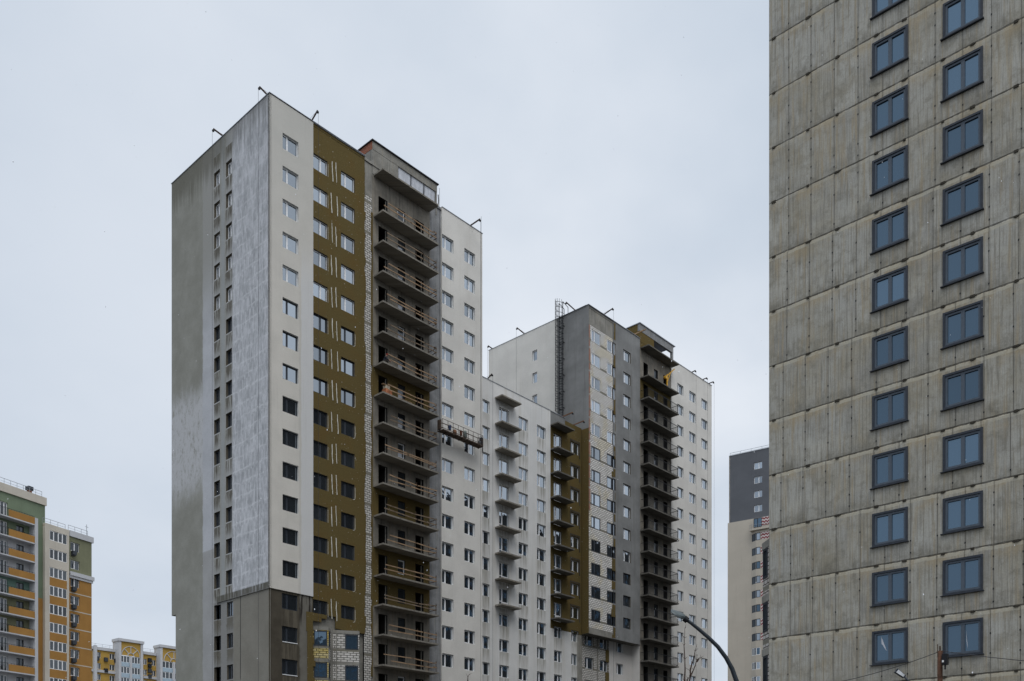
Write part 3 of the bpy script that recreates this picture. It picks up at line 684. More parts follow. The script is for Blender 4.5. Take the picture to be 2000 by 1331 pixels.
# under the overhang
RY = 1.35; FR_ = Fr(0, RY, 0)
hr = []
for k in range(13, 18): hr += [(44.9, 46.6, zt(k)-1.4+.05, zt(k)+.05), (47.9, 49.5, zt(k)-1.4+.05, zt(k)+.05), (51.3, 52.75, zt(k)-WH, zt(k))]
wall(CT, 'brick_wall', FR_, X0+.3, 49.7, 0, OH, M['brick'], hr, .0, .2, 0, M['reveal_d'])
wall(CT, 'plaster_wall', FR_, 49.7, 54.72, 0, OH, M['white'], hr, -.05, .25, 0, M['reveal_w'])
mb = MB(); mb.box(X0, X0+.3, RY-.1, RY+.3, 0, OH); mb.box(47.3, 47.5, RY-.06, RY+.02, 0, OH); mb.build('concrete_column', M['conc'], CT)
mb = MB(); mb.quad((X0, .12, OH), (54.72, .06, OH), (54.72, RY+.1, OH), (X0, RY+.1, OH)); mb.build('overhang_soffit', M['gslab'], CT)
wall(CT, 'plaster_wall', Fr(54.72, 1.6, -math.pi/2), 0, 1.5, 0, OH, M['white'])
for k in range(13, 18):
    window(CT, FR_, 44.9, zt(k)-1.35, 1.7, 1.4, .38, d=-.02, name='recessed_window'); window(CT, FR_, 47.9, zt(k)-1.35, 1.6, 1.4, .6, d=-.02, name='recessed_window')
    window(CT, FR_, 51.3, zt(k)-WH, 1.45, WH, .36, d=-.02, name='recessed_window')
for k in range(13, 18): mb = MB(); mb.box(49.0+.08*(k % 2), 49.72, RY-.08, RY, zt(k)-2.9, zt(k)-1.4); mb.build('torn_insulation_edge', M['wool'], CT)
# loggia wall of the right tower
dh = []; wh2 = []
for k in cr:
    zb = 56.95-2.8*k; dh += [(55.58, 56.6, zb+.1, zb+2.35), (60.22, 61.2, zb+.1, zb+2.35)]; wh2 += [(58.03, 58.9, zb+(.1 if k == 0 else .7), zb+2.35)]
for k in cr:
    z0 = 56.95-2.8*k; z1 = z0+2.8 if k else 60.8
    wall(CT, 'concrete_wall' if k != 1 else 'insulation_wall', FC, 54.72, 61.96, z0, z1, M['wool'] if k == 1 else M['logg'], dh+wh2, .12, .2, 0, M['dark'])
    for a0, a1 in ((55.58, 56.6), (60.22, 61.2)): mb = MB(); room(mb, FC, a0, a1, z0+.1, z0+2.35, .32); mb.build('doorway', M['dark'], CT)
    window(CT, FC, 58.03, z0+(.1 if k == 0 else .7), .87, 2.25 if k == 0 else 1.65, None, 'frame_d', 'glass_n', d=.1, name='loggia_window')
    if k:
        mb = MB(); mb.quad((58.07, .25, z0+.9), (58.35, .25, z0+.9), (58.35, .25, z0+1.6), (58.07, .25, z0+1.6)); mb.build('window_film', M['film'], CT)
wall(CT, 'concrete_wall', FC, 54.72, 61.96, 0, 56.95-2.8*17, M['conc'], (), .12)
for k in range(-1, 18):
    zb = 56.92-2.8*k if k >= 0 else 60.76
    mb = MB(); mb.box(54.85, 61.99, -1.2, .12, zb, zb+.15); mb.build('balcony_slab', M['gslab'], CT)
    if k >= 1:
        zs = zb+.15; mb = MB()
        mb.bar((54.95, -1.1, zs+1.1), (61.9, -1.1, zs+1.1), .05); mb.bar((54.95, -1.1, zs+.12), (61.9, -1.1, zs+.12), .035)
        mb.bar((61.9, -1.1, zs+1.1), (61.9, .1, zs+1.1), .05); mb.bar((54.95, -1.1, zs+1.1), (54.95, .1, zs+1.1), .05)
        mb.bar((61.9, -1.1, zs+.12), (61.9, .1, zs+.12), .035); mb.bar((54.95, -1.1, zs+.12), (54.95, .1, zs+.12), .035)
        for i in range(33): mb.bar((55+i*.215, -1.1, zs+.12), (55+i*.215, -1.1, zs+1.1), .018 if i % 8 else .045)
        for i in range(5): mb.bar((61.9, -1.0+i*.22, zs+.12), (61.9, -1.0+i*.22, zs+1.1), .018); mb.bar((54.95, -1.0+i*.22, zs+.12), (54.95, -1.0+i*.22, zs+1.1), .018)
        for i in (0, 3): mb.bar((55+i*1.72, -1.1, zs-.0), (55+i*1.72, -1.1, zs+1.1), .05)
        mb.build('balcony_railing', M['black'], CT)
hv = []
for k in cr: hv += [(63.47, 65.0, zt(k)-WH, zt(k)), (66.5, 68.17, zt(k)-WH, zt(k)), (69.7, 71.35, zt(k)-WH, zt(k))]
wall(CT, 'plaster_wall', FC, 61.96, 72.5, 0, ROOF, M['beige'], hv, 0, .26, .2, M['reveal_w'])
for k in cr:
    window(CT, FC, 63.47, zt(k)-WH, 1.53, WH, .36); window(CT, FC, 66.5, zt(k)-WH, 1.67, WH, .55); window(CT, FC, 69.7, zt(k)-WH, 1.65, WH, .3)
mb = MB(); mb.quad((72.5, 0, 0), (72.5, 16.5, 0), (72.5, 16.5, ROOF), (72.5, 0, ROOF)); mb.quad((72.5, 16.5, 0), (X0, 16.5, 0), (X0, 16.5, ROOF), (72.5, 16.5, ROOF)); mb.build('plaster_wall', M['beige'], CT)
mb = MB(); mb.box(X0+.36, 72.2, 2.6, 16.4, 0, ROOF-.35); mb.build('building_core', M['dark'], CT)
mb = MB(); mb.quad((X0+.05, .08, ROOF-.3), (72.4, .08, ROOF-.3), (72.4, 16.4, ROOF-.3), (X0+.05, 16.4, ROOF-.3)); mb.build('roof', M['roof'], CT)
mb = MB(); mb.box(X0-.06, 54.7, -.02, .34, ROOF, ROOF+.05); mb.box(61.96, 72.55, -.05, .34, ROOF, ROOF+.05); mb.box(X0-.1, X0+.3, .34, 16.55, ROOF, ROOF+.05); mb.box(54.7, 61.96, .3, .36, ROOF-.3, ROOF); mb.build('parapet_flashing', M['metal'], CT)
# penthouse
ph = MB(); ph.box(54.7, 57.98, .1, .4, 60.91, 62.95); ph.build('penthouse_insulation', M['wool'], CT)
ph = MB(); ph.box(54.68, 62.6, .08, .4, 63.0, 63.93); ph.box(62.3, 62.62, .1, .4, 60.9, 63.0); ph.build('penthouse_wall', M['pier'], CT)
ph = MB(); ph.quad((54.68, .4, ROOF-.3), (54.68, 6.6, ROOF-.3), (54.68, 6.6, 63.93), (54.68, .4, 63.93)); ph.build('penthouse_insulation', M['wool'], CT)
ph = MB(); ph.box(54.6, 62.95, -.02, 6.7, 63.93, 64.03); ph.build('penthouse_roof', M['metal'], CT)
ph = MB(); ph.quad((58, 3.4, 60.9), (61.2, 3.4, 60.9), (61.2, 3.4, 63.93), (58, 3.4, 63.93)); ph.quad((58, .2, 60.9), (58, 3.4, 60.9), (58, 3.4, 63.9), (58, .2, 63.9)); ph.box(62.5, 62.8, 6, 6.3, 61, 63.93); ph.box(58.0, 62.6, .12, .4, 60.9, 61.5); ph.build('penthouse_wall', M['conc'], CT)
# ladder with safety cage on the left face
lad = MB(); LX = X0-.32; y0, y1 = 3.75, 4.35
lad.bar((LX, y0, MR+.3), (LX, y0, ROOF+1.6), .07); lad.bar((LX, y1, MR+.3), (LX, y1, ROOF+1.6), .07)
z = MR+.5
while z < ROOF+.2: lad.bar((LX, y0, z), (LX, y1, z), .035); z += .32
z = MR+1.0
while z < ROOF: lad.bar((LX, y0, z), (X0, y0, z), .08); lad.bar((LX, y1, z), (X0, y1, z), .08); z += 2.0
lad.bar((LX, y0, ROOF+1.6), (X0+.7, y0, ROOF+1.3), .05); lad.bar((LX, y1, ROOF+1.6), (X0+.7, y1, ROOF+1.3), .05); lad.bar((X0+.7, y0, ROOF+1.3), (X0+.7, y0, ROOF), .05); lad.bar((X0+.7, y1, ROOF+1.3), (X0+.7, y1, ROOF), .05)
lo = lad.build('roof_ladder', M['black'], CT)
cg = MB(); pts = []
for i in range(9):
    a = math.pi*i/8; pts.append((LX-.95*math.sin(a), (y0+y1)/2-.45*math.cos(a)))
z = MR+2.6
while z < ROOF+1.8:
    for p, q in zip(pts[:-1], pts[1:]): cg.bar((*p, z), (*q, z), .045, .03)
    z += .62
for p in pts[1:-1:1]: cg.bar((*p, MR+2.4), (*p, ROOF+1.7), .026)
L = CT.location; cg.v = [(v[0]-L[0], v[1]-L[1], v[2]-L[2]) for v in cg.v]
cg.build('safety_cage', M['black'], lo, world=False)

# ------------------------------------------------------------------ raw concrete building on the right
DX, DY = .455, -45.11
DB = thing('concrete_building', 'raw concrete building shell with dark-framed blue windows filling the right side', 'apartment building', (DX, DY, 0))
FD = Fr(DX, DY, -math.pi/2)                   # a = DY - y
dcol = ((5.36, 6.91), (8.55, 10.13), (14.6, 16.15), (17.8, 19.35)); drow = range(-4, 17)
hd = [(a0, a1, 11.33+2.8*n, 12.83+2.8*n) for a0, a1 in dcol for n in drow]
def dmat():
    m, g, b = material('formwork_concrete', .88, .25); x, y, z = g.pos(); h = g.sub(DY, y)
    h = g.add(h, g.mul(g.sub(x, DX), 1.0))
    hn = g.add(h, g.mul(g.sub(g.noise(g.vec(h, g.mul(z, .3), 2), 1, 3, .6), .5), .03))
    r = g.m('FLOOR', g.m('DIVIDE', g.sub(z, 13.2), 2.8)); fz = g.m('FRACT', g.m('DIVIDE', g.sub(z, 13.2), 2.8))
    up = g.ramp(z, 29.9, 30.0); rnd = g.m('FRACT', g.mul(g.m('SINE', g.mul(r, 12.9898)), 43.7))
    off = g.add(g.mul(up, .1), g.mul(g.sub(1, up), g.mul(rnd, .55)))
    fx = g.m('FRACT', g.m('DIVIDE', g.add(hn, off), 1.18)); pid = g.m('FLOOR', g.m('DIVIDE', g.add(hn, off), 1.18))
    wn = g.n('ShaderNodeTexWhiteNoise', noise_dimensions='2D'); g.put(wn.inputs['Vector'], g.vec(pid, r, 0))
    base = g.mix(wn.outputs[0], (.29, .265, .205), (.40, .375, .31))
    n = g.noise(g.vec(h, z, 0), .55, 6, .65); base = g.mix(g.ramp(n, .36, .62), base, g.mix(wn.outputs[0], (.44, .425, .375), (.29, .28, .25)))
    n3 = g.noise(g.vec(h, z, 7), .22, 3, .6); base = g.mix(g.ramp(n3, .42, .62, 0, .55), base, (.46, .455, .42))
    n4 = g.noise(g.vec(h, z, 17), 1.7, 6, .7); base = g.mix(g.ramp(n4, .48, .68, 0, .5), base, (.19, .178, .14)); n5 = g.noise(g.vec(h, g.mul(z, .6), 27), .9, 5, .7); base = g.mix(g.ramp(n5, .5, .68, 0, .45), base, (.47, .455, .40))
    st = g.noise(g.vec(g.mul(h, 7), g.mul(z, .35), 0), 1, 5, .65); base = g.mix(g.ramp(st, .50, .66, 0, .55), base, (.175, .162, .13))
    st2 = g.noise(g.vec(g.mul(h, 5), g.mul(z, .25), 4), 1, 4, .6); base = g.mix(g.ramp(st2, .50, .70, 0, .7), base, (.36, .295, .195))
    st3 = g.noise(g.vec(g.mul(h, 22), g.mul(z, .5), 9), 1, 3, .6); base = g.mix(g.ramp(st3, .50, .64, 0, .42), base, (.19, .178, .145))
    rib = g.noise(g.vec(g.mul(h, 16), r, 19), 1, 2, .5); base = g.mix(g.mul(g.ramp(rib, .56, .62, 0, .45), g.sub(1, g.mul(up, .75))), base, (.15, .14, .115))
    # storey seam: dirty line with a darker shade below and rust above
    sw = g.noise(g.vec(h, 0, r), 2.2, 4, .7); sz = g.add(fz, g.mul(g.sub(sw, .5), .012))
    seam = g.m('MAXIMUM', g.sub(1, g.ramp(sz, .006, .022)), g.ramp(sz, .982, .994))
    dirty = g.ramp(g.noise(g.vec(h, z, 3), 1.1, 5, .7), .38, .66)
    under = g.mul(g.ramp(g.add(fz, g.mul(g.sub(st, .5), .5)), .62, .95), dirty); above = g.mul(g.sub(1, g.ramp(g.add(fz, g.mul(g.sub(st, .5), .7)), 0, .26)), dirty)
    base = g.mix(g.mul(above, .7), base, (.15, .14, .112)); base = g.mix(g.mul(g.mul(under, g.ramp(fz, .6, 1.0)), .75), base, (.40, .32, .20))
    lip = g.mul(g.band(g.add(fz, g.mul(g.sub(sw, .5), .05)), .935, .99, .008), g.mul(g.ramp(n4, .3, .5), g.sub(1, g.mul(up, .6)))); base = g.mix(g.mul(lip, .65), base, (.50, .465, .37))
    jn = g.noise(g.vec(h, z, 12), 1.6, 3, .6)
    jt = g.mul(g.m('MAXIMUM', g.sub(1, g.ramp(fx, .004, .016)), g.ramp(fx, .988, .997)), g.ramp(jn, .25, .5, .45, 1))
    jd = g.mul(g.m('MAXIMUM', g.sub(1, g.ramp(fx, .0, .08)), g.ramp(fx, .93, 1)), .3)
    base = g.mix(jd, base, (.16, .15, .125)); base = g.mix(g.mul(jt, .62), base, (.07, .062, .05)); base = g.mix(g.mul(seam, g.ramp(sw, .35, .6, .2, .85)), base, (.05, .045, .035))
    # blow holes
    v = g.n('ShaderNodeTexVoronoi'); g.put(v.inputs['Vector'], g.vec(h, z, 0)); v.inputs['Scale'].default_value = 2.6
    base = g.mix(g.mul(g.sub(1, g.ramp(v.outputs['Distance'], .02, .05)), .7), base, (.05, .045, .04))
    fn = g.noise(g.vec(h, z, y), 14, 5, .75); base = g.scale(base, g.ramp(fn, .2, .8, .84, 1.12))
    g.put(b.inputs['Base Color'], base)
    bump(g, b, g.sub(g.add(g.mul(fn, .5), g.mul(st, .5)), g.mul(g.m('MAXIMUM', jt, seam), 1.5)), .02, .7); return m
DM = dmat()
wall(DB, 'concrete_wall', FD, 0, 45, 0, 61.5, DM, hd, 0, .3, 0, M['reveal_d'])
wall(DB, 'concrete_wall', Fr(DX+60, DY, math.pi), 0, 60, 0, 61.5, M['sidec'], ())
mb = MB(); mb.quad((DX+60, DY, 0), (DX+60, DY-45, 0), (DX+60, DY-45, 61.5), (DX+60, DY, 61.5)); mb.quad((DX, DY-45, 0), (DX+60, DY-45, 0), (DX+60, DY-45, 61.5), (DX, DY-45, 61.5)); mb.quad((DX, DY, 61.4), (DX+60, DY, 61.4), (DX+60, DY-45, 61.4), (DX, DY-45, 61.4)); mb.build('concrete_wall', M['conc'], DB)
sur = MB()                                    # one surround mesh shared by all windows of this building
def dwin(a0, z0, w, h):
    key = ('d', w)
    if key not in wcache:
        s_ = MB(); f = .1
        e = .045; s_.box(-.05, e, -.05, .06, -.05, h+.05); s_.box(w-e, w+.05, -.05, .06, -.05, h+.05); s_.box(e, w-e, -.05, .06, h-e, h+.05); s_.box(e, w-e, -.05, .06, -.05, e)
        s_.box(-.14, w+.1, -.13, .0, -.08, -.052)
        f = .145; s_.box(e, f, .0, .07, e, h-e, 1); s_.box(w-f, w-e, .0, .07, e, h-e, 1); s_.box(f, w-f, .0, .07, h-f, h-e, 1); s_.box(f, w-f, .0, .07, e, f, 1); s_.box(w*.5-.08, w*.5+.08, .005, .09, f, h-f, 1)
        p_ = MB(); p_.quad((f, .06, f), (w/2, .062, f), (w/2, .064, h-f), (f, .063, h-f)); p_.quad((w/2, .063, f), (w-f, .06, f), (w-f, .062, h-f), (w/2, .066, h-f))
        wcache[key] = (s_.mesh('window_frame', [M['frame_b'], M['frame_i']]), p_.mesh('pane', M['glass_b']))
    a, b = wcache[key]; p = FD.p(a0, 0, z0); L = DB.location
    o = link('window', a, DB, (p[0]-L[0], p[1]-L[1], p[2]-L[2]), FD.ang); link('pane', b, o); return o
for i, (a0, a1) in enumerate(dcol[:2]):
    for n in drow: dwin(a0, 11.33+2.8*n, round(a1-a0, 2), 1.5)
mb = MB()
for a0, a1 in dcol[2:]:
    for n in drow: FD.box(mb, a0, a1, .12, .2, 11.33+2.8*n, 12.83+2.8*n)
tag(mb.build('window_panel', M['glass_b'], DB), None, None, None, 'stuff')
dmort = simple('dark_mortar', (.045, .04, .03), .95, 0, .3); rest = MB()   # pockets left by formwork brackets along every storey seam
for n in range(-4, 18):
    zz = 13.2+2.8*n
    for a in (.27, 2.1, 3.6, 5.5, 6.8, 8.5, 9.75, 11.5, 13.2, 15.2, 17.1):
        near = -2 < n < 11 and a < 12; sl = MB() if near else rest; w = random.uniform(.12, .22)
        FD.box(sl, a-w/2, a+w/2, -.045, .02, zz-.06, zz+random.uniform(.02, .06))
        if random.random() < .5: FD.box(sl, a-w*.7, a+w*.9, -.02, .02, zz-.03, zz+.015)
        if near: sl.build('bracket_pocket', dmort, DB)
tag(rest.build('bracket_pocket', dmort, DB), None, None, None, 'stuff')
th_ = MB()                                    # tie holes
for n in range(-4, 18):
    zz = 13.2+2.8*n; off = .1 if zz > 29.9 else (math.modf(math.sin(n*12.9898)*43.7)[0] % 1)*.55
    a = 1.18-off
    while a < 20:
        for q in (.32, .88, 1.75, 2.3):
            if random.random() < .6 and not any(c0-.1 < a < c1+.1 and 11.1 < (zz+q-2.8*n) < 12.9+.3 and False for c0, c1 in dcol):
                z_ = zz+q
                if any(c0-.08 < a < c1+.08 and ((z_-11.33) % 2.8) < 1.58 for c0, c1 in dcol): continue
                th_.box(DX-.012, DX+.01, DY-a-.025, DY-a+.025, z_-.035, z_+.035)
        a += 1.18
tag(th_.build('tie_hole', M['black'], DB), None, None, None, 'stuff')
# torn protective film on the lowest panes
for a0, w, tri in ((5.36, 1.55, ((.35, 1.3), (.36, .95), (.62, .55))), (8.55, 1.58, ((.92, 1.15), (.93, .6), (.99, .22)))):
    mb = MB(); zf = 11.33-2.8*(1 if a0 < 8 else 1); mb.quad(*[FD.p(a0+x_, .055, zf+z_) for x_, z_ in tri]); mb.build('torn_film', M['film'], DB)
# brick bays behind its left corner
for j in range(6):
    zt1 = 15.6-2.8*j; zb1 = max(0, zt1-2.8); 
    q0 = (DX+.12, DY+.0); q1 = (DX+.12+.62, DY+.73); q2 = (DX+2.6, DY+.9); L1 = math.hypot(q1[0]-q0[0], q1[1]-q0[1])
    FB = Fr(q1[0], q1[1], math.atan2(q0[1]-q1[1], q0[0]-q1[0]))
    wall(DB, 'brick_wall', FB, 0, L1, zb1, zt1, M['bricks'], [(.06, L1-.3, zt1-1.9, zt1-.36)], 0, .2, 0, M['reveal_d'])
    window(DB, FB, .06, zt1-1.9, L1-.36, 1.54, None, 'frame_b', 'glass_n', name='bay_window', d=-.2)
    mb = MB(); FB.box(mb, -.03, L1-.01, -.04, .1, zt1-.35, zt1+.02); mb.build('floor_band', M['conc'], DB)
    mb = MB(); mb.quad((q2[0], q2[1], zb1), (q1[0], q1[1], zb1), (q1[0], q1[1], zt1), (q2[0], q2[1], zt1)); mb.build('brick_wall', M['bricks'], DB)
mb = MB(); mb.quad((DX+.12, DY, 15.62), (DX+.74, DY+.73, 15.62), (DX+2.6, DY+.9, 15.62), (DX+2.6, DY, 15.62)); mb.build('bay_roof', M['conc'], DB)


def fcam(x0, t0, dpx, flip=False):
    q = (x0-1000)/FP; u, v = S*dpx+C, -C*dpx+S
    return Fr(CX+t0*(S*q+C), CY+t0*(-C*q+S), math.atan2(v, u)+(math.pi if flip else 0))
def cpt(x, y, t):                             # world point seen at photograph position x, y at depth t
    q = (x-1000)/FP; return Vector((CX+t*(S*q+C), CY+t*(-C*q+S), CZ+(HY-y)/FP*t))
# ------------------------------------------------------------------ green and orange block, far left
FE = fcam(68, 138.5, .47)
gm_ = wallmat('green_render', (.17, .215, .145), .12, .12); om_ = wallmat('orange_render', (.36, .19, .055), .10, .08, (.6, .5, .45)); cm_ = wallmat('cream_render', (.54, .50, .43), .08, .08)
wm_ = wallmat('white_render_far', (.50, .51, .53), .06, .05); ol_ = wallmat('olive_render', (.20, .205, .13), .12, .12); tq_ = wallmat('turquoise_render', (.17, .27, .23), .08, .05)
E_ = thing('residential_block', 'green topped residential block with orange balcony fronts, at the far left edge', 'apartment building', FE.p(0, 0, 0))
ea = lambda x, d=0: FE.ax(x, d)[0]
a88 = ea(88); aL = ea(-70); RZ = FE.az(88, 973)[1]; sz = lambda n: 44.1-2.8*n
cz = {4: tq_, 5: ol_, 6: ol_, 3: wm_}
wh3 = [(ea(32), ea(47), sz(n)+.95, sz(n)+2.3) for n in range(1, 11)]+[(ea(-6), ea(15), sz(n)+.1, sz(n)+2.3) for n in range(0, 11)]
wall(E_, 'green_wall', FE, aL, a88, sz(0)+0.0, RZ-1.2, gm_, wh3)
wall(E_, 'cornice', FE, aL-.1, a88+.15, RZ-1.2, RZ, cm_, (), -.2, .2, .3)
for n in range(1, 11): wall(E_, 'balcony_back_wall', FE, aL, ea(70), sz(n), sz(n-1), cz.get(n, gm_ if n == 1 else wm_), wh3)
wall(E_, 'green_wall', FE, ea(70), a88, 33.6, sz(0), gm_); wall(E_, 'orange_wall', FE, ea(70), a88, 0, 33.6, om_)
wall(E_, 'orange_wall', FE, aL, ea(70), 0, sz(10), om_)
for n in range(0, 11):
    mb = MB(); FE.box(mb, aL, ea(67.5, -1.2), -1.25, 0, sz(n)-.18, sz(n)); mb.build('balcony_slab', wm_, E_)
    mb = MB(); FE.box(mb, ea(17, -1.2), ea(67.5, -1.2), -1.25, -1.17, sz(n), sz(n)+1.0); mb.build('balcony_front', om_, E_)
    mb = MB(); FE.box(mb, ea(17, -1.2), ea(67, -1.2), -1.23, -1.2, sz(n)+1.12, sz(n)+1.16)
    for i in range(10): a = ea(17, -1.2)+i*.42; FE.box(mb, a, a+.03, -1.23, -1.2, sz(n)+1.0, sz(n)+1.13)
    for i in range(14): a = ea(17, -1.2)-i*.16; FE.box(mb, a, a+.025, -1.23, -1.2, sz(n), sz(n)+1.1)
    FE.box(mb, ea(-20, -1.2), ea(17, -1.2), -1.24, -1.2, sz(n)+1.08, sz(n)+1.14)
    mb.build('balcony_railing', M['black'], E_)
    if n: window(E_, FE, ea(32), sz(n)+.95, ea(47)-ea(32), 1.35, .5, 'frame_d', 'glass_n')
    window(E_, FE, ea(-6), sz(n)+.1, ea(15)-ea(-6), 2.2, (.35, .7), 'frame_w', 'glass_n', name='balcony_door')
mb = MB(); FE.box(mb, ea(68, -1.2), ea(74, -1.2), -1.25, 0, 0, sz(0)+1.0); mb.build('balcony_side_wall', wm_, E_)
def roofrail(par, F, a0, a1, z, d=.2, step=1.0, h=.85, mat='metal'):
    mb = MB(); n = int((a1-a0)/step)
    for i in range(n+1): a = a0+(a1-a0)*i/n; mb.bar(F.p(a, d, z), F.p(a, d, z+h), .045)
    mb.bar(F.p(a0, d, z+h), F.p(a1, d, z+h), .05); mb.bar(F.p(a0, d, z+h*.5), F.p(a1, d, z+h*.5), .03); return mb.build('roof_railing', M[mat], par)
roofrail(E_, FE, aL, a88-.4, RZ)
mb = MB(); FE.box(mb, aL, a88, .0, 12, RZ-.3, RZ-.2); mb.quad(FE.p(a88, -.0, 0), FE.p(a88, 12, 0), FE.p(a88, 12, RZ), FE.p(a88, 0, RZ)); FE.box(mb, aL, ea(178), 12, 12.2, 0, RZ-1); mb.build('building_core', gm_, E_)
a = ea(64); mb = MB(); FE.box(mb, a-.25, a+.25, .5, 1, RZ, RZ+.6); mb.build('roof_vent', M['redbrick'], E_); mb = MB(); FE.box(mb, a-.4, a+.4, .35, 1.15, RZ+.6, RZ+1.15); mb.build('vent_hood', M['frame_b'], E_)
# bay with four-light windows
b0, b1 = ea(88, -.5), ea(135, -.5); BZ = FE.az(88, 1021, -.5)[1]
ww0, ww1 = ea(97, -.5), ea(131, -.5); wz = lambda n: 44.2-2.8*n
bw = [(ww0, ww1, wz(n)-1.5, wz(n)) for n in range(0, 10)]
wall(E_, 'cream_wall', FE, b0, ww0, 0, BZ, cm_, (), -.5, .2, .5); wall(E_, 'cream_wall', FE, ww1, b1, 0, BZ, cm_, (), -.5, .2, .5)
wall(E_, 'cream_wall', FE, ww0, ww1, wz(2), BZ, cm_, bw, -.5, .2)
wall(E_, 'orange_wall', FE, ww0, ww1, 0, wz(2), om_, bw, -.45, .2)
for n in range(0, 10): window(E_, FE, ww0, wz(n)-1.5, ww1-ww0, 1.5, (.25, .5, .75), 'frame_w', 'glass_n', d=-.6, name='bay_window')
roofrail(E_, FE, b0, b1-.3, BZ, 0)
c0, c1 = ea(135), ea(179); CZZ = FE.az(179, 1050)[1]; wz2 = lambda n: 43.6-2.8*n
cw = [(ea(137.5), ea(155.5), wz2(n)-1.4, wz2(n)) for n in range(0, 10)]
zc1 = FE.az(160, 1124)[1]
wall(E_, 'olive_wall', FE, c0, c1, zc1, CZZ-.9, ol_, cw); wall(E_, 'orange_wall', FE, c0, c1, 0, zc1, om_, cw)
mb = MB(); FE.box(mb, c0, c1+.25, -.2, .3, CZZ-.9, CZZ); mb.build('cornice', wm_, E_); mb = MB(); FE.box(mb, c0, c1+.3, -.3, 0, zc1-.5, zc1+.1); FE.box(mb, c0, c1+.15, -.15, 0, zc1-.9, zc1-.5); mb.build('cornice', wm_, E_)
for n in range(0, 10):
    window(E_, FE, ea(137.5), wz2(n)-1.4, ea(155.5)-ea(137.5), 1.4, .5, 'frame_w', 'glass_n')
    if n != 1: mb = MB(); FE.box(mb, ea(138.5), ea(146), -.5, -.05, wz2(n)-2.05, wz2(n)-1.45); FE.box(mb, ea(138.5), ea(145), -.35, -.02, wz2(n)-2.2, wz2(n)-2.05); mb.build('air_conditioner', M['frame_d'], E_)
    if n > 1: mb = MB(); FE.box(mb, c0, c1, -.012, .001, wz2(n)+.35, wz2(n)+.5); mb.build('floor_band', cm_, E_)
roofrail(E_, FE, c0, c1-.6, CZZ); mb = MB(); FE.box(mb, c1-.02, c1, 0, 12, 0, CZZ); FE.box(mb, c0, c1, 0, 12, CZZ-.4, CZZ-.3); FE.box(mb, b0, b1, -.4, 12, BZ-.4, BZ-.3); mb.build('side_wall', om_, E_)
mb = MB(); mb.bar(FE.p(c1-.7, .3, CZZ), FE.p(c1-.7, .3, CZZ+1.9), .06); mb.bar(FE.p(c1-1.0, .3, CZZ+1.5), FE.p(c1-.4, .3, CZZ+1.5), .05); mb.build('roof_aerial', M['metal'], E_)

# ------------------------------------------------------------------ yellow building far behind
FY = fcam(250, 240, .834); ya = lambda x, d=0: FY.ax(x, d)[0]; yz = lambda x, y, d=0: FY.az(x, y, d)[1]
Y_ = thing('residential_block', 'yellow block with white framed portals and semicircular relief, low behind the towers', 'apartment building', FY.p(0, 0, 0))
ym_ = wallmat('yellow_render', (.44, .28, .07), .10, .06); lb_ = simple('pale_blue_panel', (.36, .46, .54), .6)
zr1 = yz(205, 1266); yr = lambda n, x=205, y=1275: yz(x, y)-2.8*n
segs = [('l', 172, 229, zr1, ((187, 197), (214, 224)), 1275), ('m', 279, 309, yz(290, 1274), ((280, 287), (296, 304)), 1289), ('r', 330, 420, yz(290, 1274), ((350, 358),), 1289)]
for nm, xa, xb, zr, cols_, y0 in segs:
    zt0 = yz((xa+xb)/2, y0); hy = [(ya(p), ya(q), zt0-1.5-2.8*n, zt0-2.8*n) for p, q in cols_ for n in range(8)]
    wall(Y_, 'yellow_wall', FY, ya(xa), ya(xb), 0, zr, ym_, hy)
    for h in hy: window(Y_, FY, h[0], h[2], h[1]-h[0], 1.5, .5, 'frame_w', 'glass_n')
    for x_, n in ([(206, 0), (206, 1), (226, 0), (189, 0), (206, 1)] if nm == 'l' else [(291.5, 0), (291.5, 1), (291.5, 0)]):
        mb = MB(); FY.box(mb, ya(x_)-.45, ya(x_)+.45, -.5, 0, zt0-2.2-2.8*n, zt0-1.2-2.8*n); mb.build('air_conditioner', M['frame_d'], Y_)
    mb = MB(); FY.box(mb, ya(xa), ya(xb), -.35, .2, zr-.75, zr); FY.box(mb, ya(xa), ya(xb), -.35, 0, zt0-2.8*2+.45, zt0-2.8*2+1.1); mb.build('cornice', wm_, Y_)
    roofrail(Y_, FY, ya(xa), ya(xb), zr, .2, 1.6)
mb = MB(); FY.box(mb, ya(181), ya(186), -1, 0, 0, zr1+.2); mb.build('corner_pilaster', wm_, Y_)
